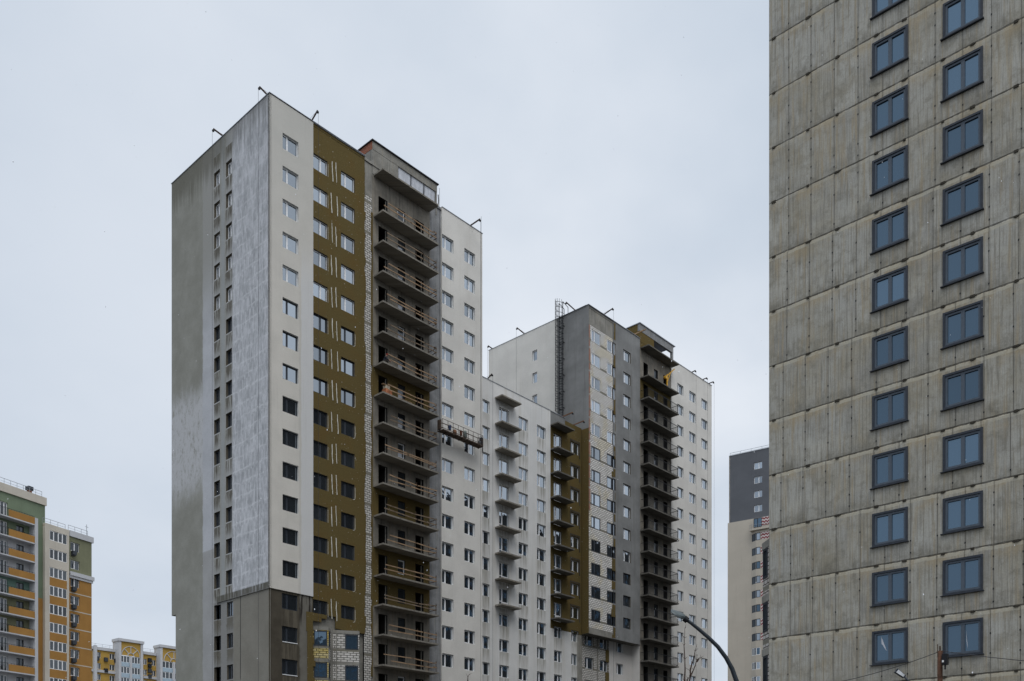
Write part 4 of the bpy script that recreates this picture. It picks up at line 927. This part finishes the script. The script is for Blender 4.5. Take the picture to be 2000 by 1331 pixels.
for xa, xb, yt in ((233, 279, 1250), (314, 366, 1263)):
    d = -2.2; A0, A1 = ya(xa, d), ya(xb, d); Z1 = yz((xa+xb)/2, yt, d); q = (A1-A0)
    mb = MB(); FY.box(mb, A0-.1, A0+.55, d, 1, 0, Z1-.7); FY.box(mb, A1-.55, A1+.1, d, 1, 0, Z1-.7); FY.box(mb, (A0+A1)/2-.28, (A0+A1)/2+.28, d, 0, 0, Z1-4.2); FY.box(mb, A0-.3, A1+.3, d-.2, 1.2, Z1-.7, Z1); mb.build('portal_frame', wm_, Y_)
    wall(Y_, 'yellow_wall', FY, A0+.55, A1-.55, Z1-4.2, Z1-.7, ym_, (), d+.25)
    cx_, cz_, R = (A0+A1)/2, Z1-4.25, min(2.9, q/2-.7); rel = MB()
    for rr in (R, R*.33):
        pp = [FY.p(cx_+rr*math.cos(t_*math.pi/14), d+.2, cz_+rr*math.sin(t_*math.pi/14)) for t_ in range(15)]; rel.tube(pp, .1, 5)
    for an in (45, 90, 135): c_, s_ = math.cos(math.radians(an)), math.sin(math.radians(an)); rel.bar(FY.p(cx_+R*.33*c_, d+.2, cz_+R*.33*s_), FY.p(cx_+R*c_, d+.2, cz_+R*s_), .16)
    rel.build('sunburst_relief', wm_, Y_)
    for n in range(8):
        for l, r in ((A0+.55, cx_-.28), (cx_+.28, A1-.55)):
            zz = Z1-4.25-2.8*n; window(Y_, FY, l, zz-1.75, r-l, 1.7, (.34, .67), 'frame_w', 'glass_n', d=d+.2, name='balcony_glazing')
            mb = MB(); FY.box(mb, l, r, d+.3, d+.4, zz-2.8, zz-1.72); mb.build('balcony_front', lb_, Y_)
mb = MB(); FY.box(mb, ya(172), ya(420), .8, 13, 0, zr1-1.2); mb.build('building_core', ym_, Y_)

# ------------------------------------------------------------------ dark topped block behind on the right
FG = fcam(1424, 184, -1.534, True); ga = lambda x, d=0: FG.ax(x, d)[0]; gz = lambda x, y, d=0: FG.az(x, y, d)[1]
G_ = thing('residential_block', 'beige block with dark grey top storeys seen in the gap beside the raw concrete building', 'apartment building', FG.p(0, 0, 0))
dg_ = wallmat('dark_grey_render', (.125, .132, .146), .08, .04); gb_ = wallmat('warm_beige_render', (.50, .455, .385), .05, .05)
GZ = gz(1424, 892); GM = gz(1424, 1022); tz0 = gz(1472, 904.5)
gh = [(ga(1472.5), ga(1488.5), tz0-1.35-2.8*n, tz0-2.8*n) for n in range(4)]
wall(G_, 'dark_grey_wall', FG, 0, ga(1530), GM, GZ, dg_, gh, 0, .2)
wall(G_, 'beige_wall', FG, -.25, ga(1530), 0, GM-.02, gb_, (), -.1, .2, .3)
for h in gh: window(G_, FG, h[0], h[2], h[1]-h[0], 1.35, .6, 'frame_w', 'glass', d=0)
roofrail(G_, FG, .1, ga(1530), GZ, .3, 1.9, .7)
mb = MB(); FG.box(mb, 0, ga(1530), -.06, .2, GZ, GZ+.12); mb.build('parapet_flashing', M['metal'], G_)
mb = MB(); FG.box(mb, 0, .2, 0, 14, 0, GZ); FG.box(mb, -.45, 0, 1.5, 3, GM-3, GM-.9); mb.build('side_wall', gb_, G_)
pat = MB(); bz0 = gz(1476, 1011)
chk, gch, bch = material('red_and_white_panel', .7, .3); x_, y_, z_ = gch.pos()
hh_ = gch.sub(gch.mul(x_, math.cos(FG.ang)), gch.mul(y_, -math.sin(FG.ang))); tri = gch.m('PINGPONG', hh_, .3); fr_ = gch.m('FRACT', gch.m('DIVIDE', gch.add(z_, gch.mul(tri, .9)), .62))
gch.put(bch.inputs['Base Color'], gch.mix(gch.ramp(fr_, .48, .52), (.22, .035, .04), (.62, .56, .54)))
for n in range(0, 18):
    zt_ = bz0-.55-2.8*n
    if zt_ < 2: break
    l0, l1, l2, l3 = ga(1468), ga(1476.5, -.9), ga(1485, -.9), ga(1507, -.9); dn = 'frame_b' if n < 9 else 'frame_w'
    p0, p1 = FG.p(l0, -.11, 0), FG.p(l1, -.9, 0); Fs = Fr(p0[0], p0[1], math.atan2(p1[1]-p0[1], p1[0]-p0[0])); Ls = math.hypot(p1[0]-p0[0], p1[1]-p0[1])
    if n == 0:
        mb = MB(); FG.box(mb, ga(1471.5), l3, -.9, -.1, zt_-2.0, zt_+.02); 
        window(G_, FG, ga(1472, -.95), zt_-1.7, ga(1487.5, -.95)-ga(1472, -.95), 1.75, .5, 'frame_b', 'glass_b', d=-1.12); mb.build('bay_wall', gb_, G_)
        pm = MB(); pm.quad(FG.p(ga(1488, -.95), -.93, zt_-1.5), FG.p(l3, -.93, zt_-1.5), FG.p(l3, -.93, zt_+.1), FG.p(ga(1488, -.95), -.93, zt_+.1)); pm.build('patterned_panel', chk, G_)
        rl = MB()
        for i in range(12): rl.bar(FG.p(l0+i*.35, -1.3+.1*abs(i-5)*.2, zt_-2.1), FG.p(l0+i*.35, -1.3+.1*abs(i-5)*.2, zt_-1.2), .03)
        rl.bar(FG.p(l0, -1.25, zt_-1.2), FG.p(l3, -1.25, zt_-1.2), .04); rl.build('balcony_railing', M['metal'], G_)
        mb = MB(); FG.box(mb, l0, l3, -1.35, -.1, zt_-2.3, zt_-2.05); mb.build('balcony_slab', gb_, G_); continue
    z0, z1 = zt_-2.8+.75, zt_+.75
    wall(G_, 'bay_wall', Fs, 0, Ls, z0, z1, gb_, [(.12, Ls-.02, zt_-1.45, zt_)], 0, .15); wall(G_, 'bay_wall', FG, l1, l3, z0, z1, gb_, [(l1+.02, l2, zt_-1.45, zt_)], -.9, .15)
    window(G_, Fs, .12, zt_-1.45, Ls-.14, 1.45, .5, dn, 'glass_n', d=-.14, name='bay_window'); window(G_, FG, l1+.02, zt_-1.45, l2-l1-.02, 1.45, None, dn, 'glass' if n % 3 else 'glass_b', d=-1.03, name='bay_window')
    if n < 9:
        pm = MB(); pm.quad(FG.p(l2+.1, -.915, zt_-1.4), FG.p(l3-.4, -.915, zt_-1.4), FG.p(l3-.4, -.915, zt_-.02), FG.p(l2+.1, -.915, zt_-.02)); pm.build('patterned_panel', chk, G_)

# unseen blocks: first inferred from window reflections, others added for reflections and shade
def plainblock(label, x0, y0, x1, y1, h, mat):
    o = thing('apartment_building', label, 'apartment building', (x0, y0, 0)); mb = MB()
    mb.box(x0, x1, y0, y1, 0, h); mb.build('wall', mat, o); mb = MB()
    n = int(h/2.8)-1
    for k in range(n):
        z = 2+2.8*k; x = x0+1.5
        while x < x1-2: mb.box(x, x+1.5, y1-.02, y1+.03, z, z+1.4); x += 3.4
        y = y0+1.5
        while y < y1-2: mb.box(x1-.02, x1+.03, y, y+1.5, z, z+1.4); y += 3.4
    s_ = mb.build('window_band', M['glass_b'], o); tag(s_, None, None, None, 'stuff'); mb = MB(); mb.box(x0-.1, x1+.1, y0-.1, y1+.1, h, h+.3); mb.build('roof', M['roof'], o)
plainblock('grey concrete block standing in line behind the raw concrete building', 62, -75, 135, -48, 57, M['sidec'])
plainblock('unseen long beige slab block left of the viewer, added for window reflections and shade', -130, -40, -112, 70, 22, M['beige'])
plainblock('unseen tall grey block behind the viewer, added for window reflections and shade', -110, -175, -60, -150, 50, M['grey'])

# ------------------------------------------------------------------ rope davits on the roof edges
def davit(base, out, label, L=60, mat='brownst', up=1.05, reach=1.25, rope=True, grp='rope davits along the roof edges'):
    b = Vector(base); o2 = Vector((out[0], out[1], 0)).normalized(); inn = b-o2*.6
    t = thing('roof_davit', label, 'davit', tuple(inn), grp); L0 = inn; mb = MB()
    tip = b+o2*reach+Vector((0, 0, up)); mb.bar(inn, tip, .085, .11); mb.build('jib', M[mat], t)
    mb = MB(); mb.tube([tip+Vector((0, 0, -.16))-o2.cross(Vector((0, 0, 1)))*.07, tip+Vector((0, 0, -.16))+o2.cross(Vector((0, 0, 1)))*.07], .1, 10); mb.build('pulley', M['black'], t)
    if rope:
        mb = MB(); q = tip+o2*.1; mb.bar(q+Vector((0, 0, -.1)), q+Vector((0, 0, -L)), .016); mb.build('rope', M['rope'], t)
        mb = MB(); mb.bar(tip, inn-o2*2.4+Vector((0, 0, .15)), .012); mb.build('stay_wire', M['rope'], t)
    mb = MB(); bk = inn-o2*2.4; mb.bar(inn, bk+Vector((0, 0, .05)), .08); mb.box(bk.x-.3, bk.x+.3, bk.y-.3, bk.y+.3, bk.z-.28, bk.z+.25); mb.build('counterweight', M['conc'], t)
    return t
zr = ROOF+.08
davit((0, .6, zr), (-1, 0), 'brown davit at the top corner of the tallest tower, leaning left', 61, reach=.6, up=.4)
davit((0, 7.6, zr), (-1, 0), 'brown davit halfway along the left roof edge of the tallest tower', 61, reach=.85, up=.2)
davit((4.45, 0, zr), (0, -1), 'brown davit where the white strip meets the brown strip of the tallest tower', 61, reach=.6, up=.62)
davit((24.0, 0, zr), (0, -1), 'brown davit on the white right end of the tallest tower', 61, reach=1.3, up=.1)
davit((25.75, MY, MR+.1), (0, -1), 'short dark davit on the low wing right beside the tallest tower', 46, reach=.3, up=.3)
davit((27.8, MY, MR+.1), (0, -1), 'dark davit on the low wing above its first balcony column', 46, reach=.4, up=.45)
davit((40.4, MY, MR+.1), (0, -1), 'orange davit on the low wing above its brown part, left one', 4, 'orange', reach=1.35, up=.08, rope=False)
davit((42.7, MY, MR-.1), (0, -1), 'orange davit on the low wing above its brown part, right one touching the farther tower', 4, 'orange', reach=1.2, up=.05, rope=False)
davit((X0, 16.0, zr), (-1, 0), 'brown davit at the far left corner of the farther tower', 61, up=.15, reach=.7)
davit((X0, 10.4, zr), (-1, 0), 'brown davit midway along the left roof edge of the farther tower', 61, reach=1.3, up=.3)
davit((X0, 2.2, zr), (-1, 0), 'brown davit between the caged ladder and the corner of the farther tower', 20, reach=1.6, up=.35, rope=False)
davit((47.2, .1, zr), (0, -1), 'brown davit above the brick strip of the farther tower', 61, reach=1.25, up=.35)
davit((67.3, 0, zr), (0, -1), 'small davit on the white right end of the farther tower, leftmost of three', 61, reach=.5, up=.12)
davit((70.2, 0, zr), (0, -1), 'small davit on the white right end of the farther tower, middle of three', 61, reach=.6, up=.08)
davit((71.8, 0, zr), (0, -1), 'small davit at the outer right roof corner of the farther tower', 61, reach=.7, up=.05)
t = thing('timber_beam', 'short orange timber beam sticking out over the roof beside the farther tower penthouse', 'beam', (53.5, .5, 62.0)); mb = MB(); mb.bar((53.6, .9, 62.1), (54.5, -1.0, 62.7), .12); mb.build('beam', M['wood'], t)

# ------------------------------------------------------------------ suspended work platform
ca0, cz0 = FF.az(858, 841, -.75); ca1, cz1 = FF.az(938, 866, -.75); ca0 += .1
P = thing('suspended_platform', 'rusty suspended work platform hanging on ropes across the white tower wing', 'work platform', ((ca0+ca1)/2, -.75, cz0))
mb = MB(); mb.box(ca0, ca1, -1.12, -.42, cz0, cz0+.06)
for i in range(9): x = ca0+(ca1-ca0)*i/8; mb.box(x-.03, x+.03, -1.13, -.41, cz0-.06, cz0)
mb.build('deck', M['rust'], P)
mb = MB()
for y in (-1.14, -.4):
    for h in (.2, .62, 1.08): mb.bar((ca0, y, cz0+h), (ca1, y, cz0+h), .035)
    for i in range(9): x = ca0+(ca1-ca0)*i/8; mb.bar((x, y, cz0), (x, y, cz0+1.08), .035)
    mb.box(ca0, ca1, y-.012, y+.012, cz0, cz0+.1)
for x in (ca0, ca1):
    for h in (.2, .62, 1.08): mb.bar((x, -1.14, cz0+h), (x, -.4, cz0+h), .035)
mb.build('railing', M['rust'], P)
for x in (ca0-.1, ca1+.1):
    mb = MB(); mb.box(x-.11, x+.11, -.95, -.6, cz0+.1, cz0+1.0); mb.build('hoist_motor', M['rust'] if x < ca1 else M['black'], P)
    mb = MB(); mb.bar((x, -.78, cz0+.4), (x, -.78, ROOF+1), .02); mb.bar((x+.05, -.72, cz0-.6), (x+.05, -.72, ROOF+1), .014); mb.build('rope', M['rope'], P)
mb = MB(); mb.bar((ca1+.1, -.95, cz0+.4), (ca1+.12, -.95, cz0-.55), .07); mb.build('rope_weight', M['black'], P)
def bucket(x, y, z, mat, label, r=.15, h=.3):
    t = thing('bucket', label, 'bucket', (x, y, z)); mb = MB(); mb.tube([(x, y, z), (x, y, z+h*.7), (x, y, z+h)], [r*.8, r*.95, r], 12); mb.build('pail', mat, t)
    mb = MB(); mb.tube([(x-r, y, z+h), (x-r*.7, y, z+h+.1), (x, y, z+h+.14), (x+r*.7, y, z+h+.1), (x+r, y, z+h)], .012, 5); mb.build('handle', M['black'], t)
zc = cz0+.06
bucket(ca0+1.1, -1.0, zc+.28, simple('dark_blue_plastic', (.03, .06, .14), .4), 'dark blue bucket standing in the left part of the hanging platform', .17, .42)
bucket(ca0+2.65, -1.0, zc+.2, simple('brown_plastic', (.12, .05, .03), .5), 'dark brown bucket in the middle of the hanging platform', .17, .42)
bucket(ca1-.35, -.95, zc, simple('grey_plastic', (.12, .13, .14), .5), 'dark grey bucket at the right end of the hanging platform', .18, .4)
def sack(x, y, z, sx, sy, sz_, mat, label, nm='sack'):
    mb = MB(); n = 8; m_ = 5
    for j in range(m_+1):
        t = j/m_; w = math.sin(math.pi*(.12+.76*t))**.5
        for i in range(n):
            a = 2*math.pi*i/n; k = 1+.06*math.sin(5*a+j); mb.v.append((x+sx/2*w*k*math.cos(a), y+sy/2*w*k*math.sin(a), z+sz_*t))
    for j in range(m_):
        for i in range(n): mb.f.append((j*n+i, j*n+(i+1) % n, (j+1)*n+(i+1) % n, (j+1)*n+i)); mb.mi.append(0)
    mb.f.append(tuple(range(n))[::-1]); mb.f.append(tuple(m_*n+i for i in range(n))); mb.mi += [0, 0]
    t = thing(nm, label, nm, (x, y, z)); mb.build('cover', mat, t, smooth=True)
sack(ca0+1.8, -1.0, zc, .5, .35, .5, M['orange'], 'orange brown tool sack between the buckets on the hanging platform', 'sack')
sack(ca0+3.3, -.95, zc+.1, .5, .3, .75, simple('green_grey_cloth', (.16, .19, .18), .9), 'grey green bag beside the brown bucket on the hanging platform', 'bag')

# things on the balconies
def brickstack(x, y, z, nx, ny, nz, mat, label):
    t = thing('brick_stack', label, 'brick stack', (x, y, z)); mb = MB()
    for k in range(nz):
        for i in range(nx):
            for j in range(ny):
                o = random.uniform(-.012, .012); mb.box(x+i*.26+o, x+i*.26+.25+o, y+j*.13, y+j*.13+.12, z+.05+k*.09, z+.05+k*.09+.085)
    mb.build('bricks', mat, t); mb = MB(); mb.box(x-.04, x+nx*.26+.04, y-.03, y+ny*.13+.02, z, z+.048); mb.build('pallet', M['wood'], t)
fz_ = 56.92-2.8*6+.15
brickstack(11.78, -1.0, fz_, 3, 4, 5, simple('orange_brick', (.5, .2, .1), .9, 0, .3), 'orange bricks on the upper left balcony with brown back wall, beneath pale bricks')
brickstack(11.82, -.95, fz_+.51, 2, 3, 3, simple('pale_brick', (.52, .46, .36), .9, 0, .25), 'pale bricks lying on top of the orange brick stack')
t = thing('board', 'loose board lying across the pale bricks', 'board', (11.6, -.8, fz_+.85)); mb = MB(); mb.hexa([(11.5, -.95, fz_+.85), (12.35, -.95, fz_+.85), (12.35, -.7, fz_+.85), (11.5, -.7, fz_+.85), (11.5, -.95, fz_+.89), (12.35, -.95, fz_+.89), (12.35, -.7, fz_+.89), (11.5, -.7, fz_+.89)]); mb.build('plank', M['wood'], t)
t = thing('pallet', 'timber pallet leaning at the edge of the balcony next to the brick stack', 'pallet', (14.2, -1.1, fz_)); mb = MB()
for j in range(3): mb.box(13.6, 15.0, -1.05+j*.3, -.95+j*.3, fz_+.12, fz_+.15)
for x in (13.6, 14.25, 14.9): mb.box(x, x+.1, -1.05, -.35, fz_, fz_+.12)
mb.build('boards', M['wood'], t)
# yellow winch crane on the farther tower
kz = 56.92+.15
t = thing('winch_crane', 'small yellow winch crane on the top open balcony of the farther tower', 'winch', (59.7, -.8, kz)); mb = MB(); mb.box(59.35, 60.05, -1.05, -.5, kz, kz+.08); mb.bar((59.7, -.8, kz), (59.7, -.8, kz+1.75), .14); mb.build('mast', M['yellow'], t)
mb = MB(); mb.bar((59.3, -.8, kz+1.25), (61.3, -.9, kz+3.0), .11); mb.bar((59.7, -.8, kz+.7), (60.4, -.85, kz+2.15), .07); mb.build('boom', M['yellow'], t)
mb = MB(); mb.tube([(59.3, -.95, kz+1.25), (59.3, -.65, kz+1.25)], .2, 12); mb.build('winch_drum', M['yellow'], t)

# ------------------------------------------------------------------ crouching worker
def person(loc, face_ang, label):
    x, y, z = loc; J = {'pelvis': (0, 0, .36), 'belly': (.06, 0, .48), 'chest': (.17, 0, .66), 'neck': (.24, 0, .79), 'head': (.28, 0, .88), 'crown': (.30, 0, .98)}
    E = [('pelvis', 'belly'), ('belly', 'chest'), ('chest', 'neck'), ('neck', 'head'), ('head', 'crown')]; R_ = {'pelvis': .135, 'belly': .125, 'chest': .135, 'neck': .055, 'head': .09, 'crown': .075}
    for s, n in ((1, 'l'), (-1, 'r')):
        J.update({'hip'+n: (.02, .10*s, .34), 'knee'+n: (.40, .15*s, .44), 'ank'+n: (.12, .13*s, .09), 'toe'+n: (.30, .15*s, .045), 'sh'+n: (.19, .19*s, .72), 'el'+n: (.36, .23*s, .52), 'wr'+n: (.55, .15*s, .38), 'ha'+n: (.62, .13*s, .34)})
        E += [('pelvis', 'hip'+n), ('hip'+n, 'knee'+n), ('knee'+n, 'ank'+n), ('ank'+n, 'toe'+n), ('chest', 'sh'+n), ('sh'+n, 'el'+n), ('el'+n, 'wr'+n), ('wr'+n, 'ha'+n)]
        R_.update({'hip'+n: .10, 'knee'+n: .07, 'ank'+n: .05, 'toe'+n: .045, 'sh'+n: .065, 'el'+n: .05, 'wr'+n: .035, 'ha'+n: .04})
        for q, (dy, ln) in enumerate(((-.03, .07), (-.01, .085), (.01, .08), (.03, .065))):
            a, b = 'k%s%d' % (n, q), 'f%s%d' % (n, q); J[a] = (.66, .13*s+dy, .325); J[b] = (.66+ln*.6, .13*s+dy, .30-ln*.5); E += [('ha'+n, a), (a, b)]; R_[a] = .011; R_[b] = .008
        J['t'+n] = (.64, .13*s-.05*s, .35); E.append(('ha'+n, 't'+n)); R_['t'+n] = .011
    names = list(J); me = bpy.data.meshes.new('body'); me.from_pydata([J[n] for n in names], [(names.index(a), names.index(b)) for a, b in E], [])
    o = bpy.data.objects.new('tmp', me); col.objects.link(o); md = o.modifiers.new('s', 'SKIN'); sv = me.skin_vertices[0].data if me.skin_vertices else None
    if sv is None: return
    for i, n in enumerate(names): sv[i].radius = (R_[n], R_[n]); sv[i].use_root = (n == 'pelvis')
    o.modifiers.new('u', 'SUBSURF').levels = 2; dg = bpy.context.evaluated_depsgraph_get(); m2 = bpy.data.meshes.new_from_object(o.evaluated_get(dg)); bpy.data.objects.remove(o)
    for m in (simple('navy_work_jacket', (.025, .03, .045), .9), simple('grey_work_trousers', (.05, .045, .04), .9), simple('skin', (.42, .25, .18), .6), M['black']): m2.materials.append(m)
    for p in m2.polygons:
        c = p.center; p.use_smooth = True
        p.material_index = 2 if (c.z > .80 or (c.x > .57 and c.z < .42)) else 3 if c.z < .10 else 1 if (c.z < .42 or (c.x > .2 and c.z < .5 and abs(c.y) < .2 and c.x < .48)) else 0
    m2.name = 'person'; p = link('person', m2, None, loc, face_ang); tag(p, label, 'person')
    mb = MB(); mb.tube([(.30, 0, .95), (.305, 0, .99), (.31, 0, 1.04), (.31, 0, 1.065)], [.105, .108, .08, .02], 12); mb.box(.36, .46, -.07, .07, .955, .97); mb.build('cap', simple('red_cap', (.35, .05, .04), .7), p, world=False)
    mb = MB(); mb.tube([(.375, 0, .90), (.395, 0, .885), (.378, 0, .87)], [.012, .018, .01], 6); mb.build('nose', m2.materials[2], p, world=False)
    mb = MB()
    for s in (1, -1): mb.tube([(.362, .035*s, .92), (.37, .035*s, .92)], .01, 6)
    mb.bar((.365, -.025, .85), (.365, .025, .85), .008); mb.build('face_features', M['black'], p, world=False)
person((11.95, -.55, 56.92-2.8*5+.15), -math.pi*.35, 'crouching worker in dark clothes and red cap on an upper balcony of the nearer tower')

# ------------------------------------------------------------------ street lamp
lm_t = 22; P3 = lambda x, y, t=lm_t: cpt(x, y, t)
base = P3(1452, 1582, lm_t); base.z = 0
SLm = thing('street_lamp', 'large dark street lamp with curved arm in front of the farther tower', 'street lamp', tuple(base))
pts = [base, base+Vector((0, 0, 1)), P3(1452, 1420), P3(1447, 1365), P3(1438.5, 1331), P3(1430, 1307), P3(1418, 1285), P3(1402, 1263.5), P3(1384, 1246), P3(1366, 1230.5), P3(1350, 1217.5), P3(1338, 1209)]
mb = MB(); mb.tube(pts, [.1, .085, .066, .061, .057, .054, .051, .048, .045, .042, .04, .038], 14); mb.build('pole', simple('blue_grey_painted_steel', (.03, .038, .046), .45, .3), SLm, smooth=True)
mb = MB()                                     # luminaire: flattened tapered housing pointing left
hx = (P3(1311, 1195)-P3(1338, 1210)); L_ = hx.length*1.02; ux = hx.normalized(); vw = Vector((C, S, 0)); un = ux.cross(vw).normalized(); un = un if un.z > 0 else -un
side = un.cross(ux).normalized(); tilt = (side*.86+un*-.5).normalized(); nrm = ux.cross(tilt).normalized(); nrm = nrm if nrm.z > 0 else -nrm
o0 = P3(1338, 1208.5); prof = [(0, .06, .055), (.12, .10, .07), (.3, .155, .07), (.62, .165, .05), (.88, .13, .03), (1.0, .07, .018)]; ring = []
for s_, w_, h_ in prof:
    c_ = o0+ux*L_*s_; ring.append([c_+tilt*w_*k+nrm*h_*q for k, q in ((-1, 0), (-.8, .8), (0, 1), (.8, .8), (1, 0), (.85, -.3), (-.85, -.3))])
for r0, r1 in zip(ring[:-1], ring[1:]):
    for i in range(7): mb.quad(r0[i], r0[(i+1) % 7], r1[(i+1) % 7], r1[i])
mb.quad(*ring[0][::-1]); mb.quad(*ring[-1]); mb.build('luminaire', simple('grey_lamp_housing', (.10, .12, .125), .4, .2), SLm)
mb = MB(); pa = [o0+ux*L_*s_+tilt*w_*k-nrm*.028 for s_, w_, k in ((.3, .12, -1), (.3, .12, 1), (.86, .10, 1), (.86, .10, -1))]; mb.quad(*pa); mb.build('lens', simple('lamp_lens', (.26, .33, .33), .15), SLm)
mb = MB(); mb.tube([P3(1343, 1213), P3(1336, 1207.5)], .075, 12); mb.build('bracket', M['black'], SLm)
# small lamp low in front of the concrete building
t_ = 30; base = cpt(1788, 1582, t_); base.z = 0
S2 = thing('street_lamp', 'small street lamp with white lens low in front of the raw concrete building', 'street lamp', tuple(base))
mb = MB(); mb.tube([base, cpt(1788, 1400, t_), cpt(1785, 1352, t_), cpt(1777, 1334, t_), cpt(1767, 1322.5, t_)], [.06, .045, .04, .03, .03], 10); mb.build('pole', M['frame_b'], S2, smooth=True)
mb = MB(); a, b = cpt(1767.5, 1322, t_), cpt(1751, 1309, t_); ux = (b-a).normalized(); sd_ = ux.cross(Vector((C, S, 0))).normalized()*.085; dn = Vector((C, S, 0))*.1
q = [a-sd_*.6, a+sd_*.6, b+sd_+ux*.0, b-sd_*.8]; mb.hexa([p for p in q]+[p+dn for p in q]); mb.build('luminaire', M['frame_b'], S2)
mb = MB(); m_ = sum(q, Vector())/4; mb.quad(*[m_+(p-m_)*.78-dn*.06 for p in q]); mb.build('lens', simple('pale_lens', (.62, .64, .66), .2), S2)
# wooden pole with cables
t_ = 36; base = cpt(1836, 1582, t_); base.z = 0; top = cpt(1836, 1272, t_)
U_ = thing('utility_pole', 'rusty brown utility pole with cables in front of the concrete building', 'utility pole', tuple(base))
mb = MB(); mb.tube([base, top], [.12, .095], 12); 
woodp = simple('old_tarred_wood', (.065, .03, .016), .85, 0, .6, 3); mb.build('pole', woodp, U_, smooth=True)
mb = MB(); mb.tube([top+Vector((0, 0, -.3)), top+Vector((0, 0, .2))], .035, 8); a_ = cpt(1831.5, 1259, t_); mb.bar(a_, a_-Vector((0, 0, .5)), .03); mb.bar(cpt(1830, 1274, t_), cpt(1842, 1273, t_), .05); mb.build('pole_top_fitting', M['rust'], U_)
mb = MB(); c_ = cpt(1846, 1289, t_-.2); mb.box(c_.x-.1, c_.x+.1, c_.y-.1, c_.y+.1, c_.z-.2, c_.z+.22); mb.bar(c_-Vector((0, 0, .2)), c_-Vector((0, 0, .38)), .05); mb.build('junction_box', M['black'], U_)
mb = MB(); mb.tube([cpt(1841.5, 1294, t_-.35), cpt(1841.5, 1290, t_-.35)], .035, 8); mb.build('insulator', simple('white_porcelain', (.8, .8, .8), .2), U_)
def cable(a, b, sag, label, n=16, r=.014):
    a, b = Vector(a), Vector(b); pp = [a.lerp(b, i/n)-Vector((0, 0, sag*4*(i/n)*(1-i/n))) for i in range(n+1)]
    mb = MB(); mb.tube(pp, r, 5); L = pp[0]; mb.v = [(v[0]-L.x, v[1]-L.y, v[2]-L.z) for v in mb.v]; tag(mb.build('overhead_cable', M['rope'], None, tuple(L)), label, 'cable')
cable(cpt(1832, 1274, t_), cpt(1520, 1350, 40), .25, 'dark overhead cable running down to the left from the brown pole')
cable(cpt(1841, 1272, t_), cpt(2120, 1300, 33), .06, 'dark overhead cable running to the right edge from the brown pole')
# bare saplings
def branch(mb, p, d, L, r, depth):
    pts = [Vector(p)]; d = Vector(d).normalized(); n = 5; rr = [r]
    for i in range(n):
        d = (d+Vector((random.uniform(-.1, .1), random.uniform(-.1, .1), random.uniform(-.02, .08)))).normalized(); pts.append(pts[-1]+d*L/n); rr.append(r*(1-.62*(i+1)/n))
    mb.tube(pts, rr, 6)
    if depth:
        for i in range(1, n): 
            if random.random() < .75:
                s = Vector((random.uniform(-1, 1), random.uniform(-1, 1), random.uniform(.5, 1.2))).normalized(); branch(mb, pts[i], (d*.8+s*.7), L*random.uniform(.3, .5), rr[i]*.5, depth-1)
def sapling(base, lines, label, seed):
    random.seed(seed); t = thing('bare_tree', label, 'tree', tuple(base)); mb = MB()
    lo = lines[0][0]; mb.tube([base, base.lerp(lo, .5)+Vector((.05, .03, 0)), lo], [.055, .042, .03], 8); mb.build('trunk', M['brownst'], t, smooth=True)
    mb = MB()
    for ln in lines:
        n = len(ln); mb.tube(ln, [.028*(1-.8*i/(n-1)) for i in range(n)], 6)
        for i in range(1, n):
            for _ in range(2): s = Vector((random.uniform(-1, 1), random.uniform(-1, 1), random.uniform(.4, 1))); mb.tube([ln[i], ln[i]+s.normalized()*random.uniform(.05, .16)], [.008, .003], 4)
    mb.build('branches', M['brownst'], t)
T = 26; q = lambda x, y: cpt(x, y, T); b_ = q(1341, 1582); b_.z = 0; f0 = q(1341, 1375)
sapling(b_, [[f0, q(1337, 1331), q(1338, 1310), q(1337.5, 1288), q(1336, 1262), q(1337, 1246), q(1337.5, 1228)], [f0, q(1344, 1345), q(1348, 1322), q(1355, 1308), q(1361, 1290), q(1361.5, 1281)],
             [q(1349, 1321), q(1348, 1310), q(1351, 1298), q(1356, 1283), q(1357.5, 1272), q(1360, 1264)], [q(1341, 1340), q(1342.5, 1329), q(1343, 1325)], [q(1361, 1293), q(1364, 1289), q(1367.5, 1286)]], 'thin bare sapling in front of the farther tower, below the large lamp', 3)
q2 = lambda x, y: cpt(x, y, 32); b_ = q2(913, 1582); b_.z = 0
sapling(b_, [[q2(913, 1370), q2(913, 1340), q2(913.3, 1331), q2(914, 1323), q2(915.5, 1319)]], 'tip of a bare sapling at the lower edge under the white wing', 4)
# ------------------------------------------------------------------ falling snow
random.seed(11); mb = MB()
for i in range(520):
    t = random.uniform(7, 60); p = cpt(random.uniform(-250, 2250), random.uniform(-150, 1400), t); r = random.uniform(.0045, .0085)*(t/16)**.35
    if p.z < .2: continue
    v = [p+Vector(k)*r for k in ((1, 0, 0), (-1, 0, 0), (0, 1, 0), (0, -1, 0), (.3, .3, 1.5), (-.3, -.3, -1.5))]; n0 = len(mb.v); mb.v += v
    for f in ((0, 2, 4), (2, 1, 4), (1, 3, 4), (3, 0, 4), (2, 0, 5), (1, 2, 5), (3, 1, 5), (0, 3, 5)): mb.f.append(tuple(n0+k for k in f)); mb.mi.append(0)
tag(mb.build('falling_snow', simple('snow', (.85, .87, .9), .8, 0, .01)), 'sparse small snowflakes drifting in the air', 'snow', None, 'stuff')
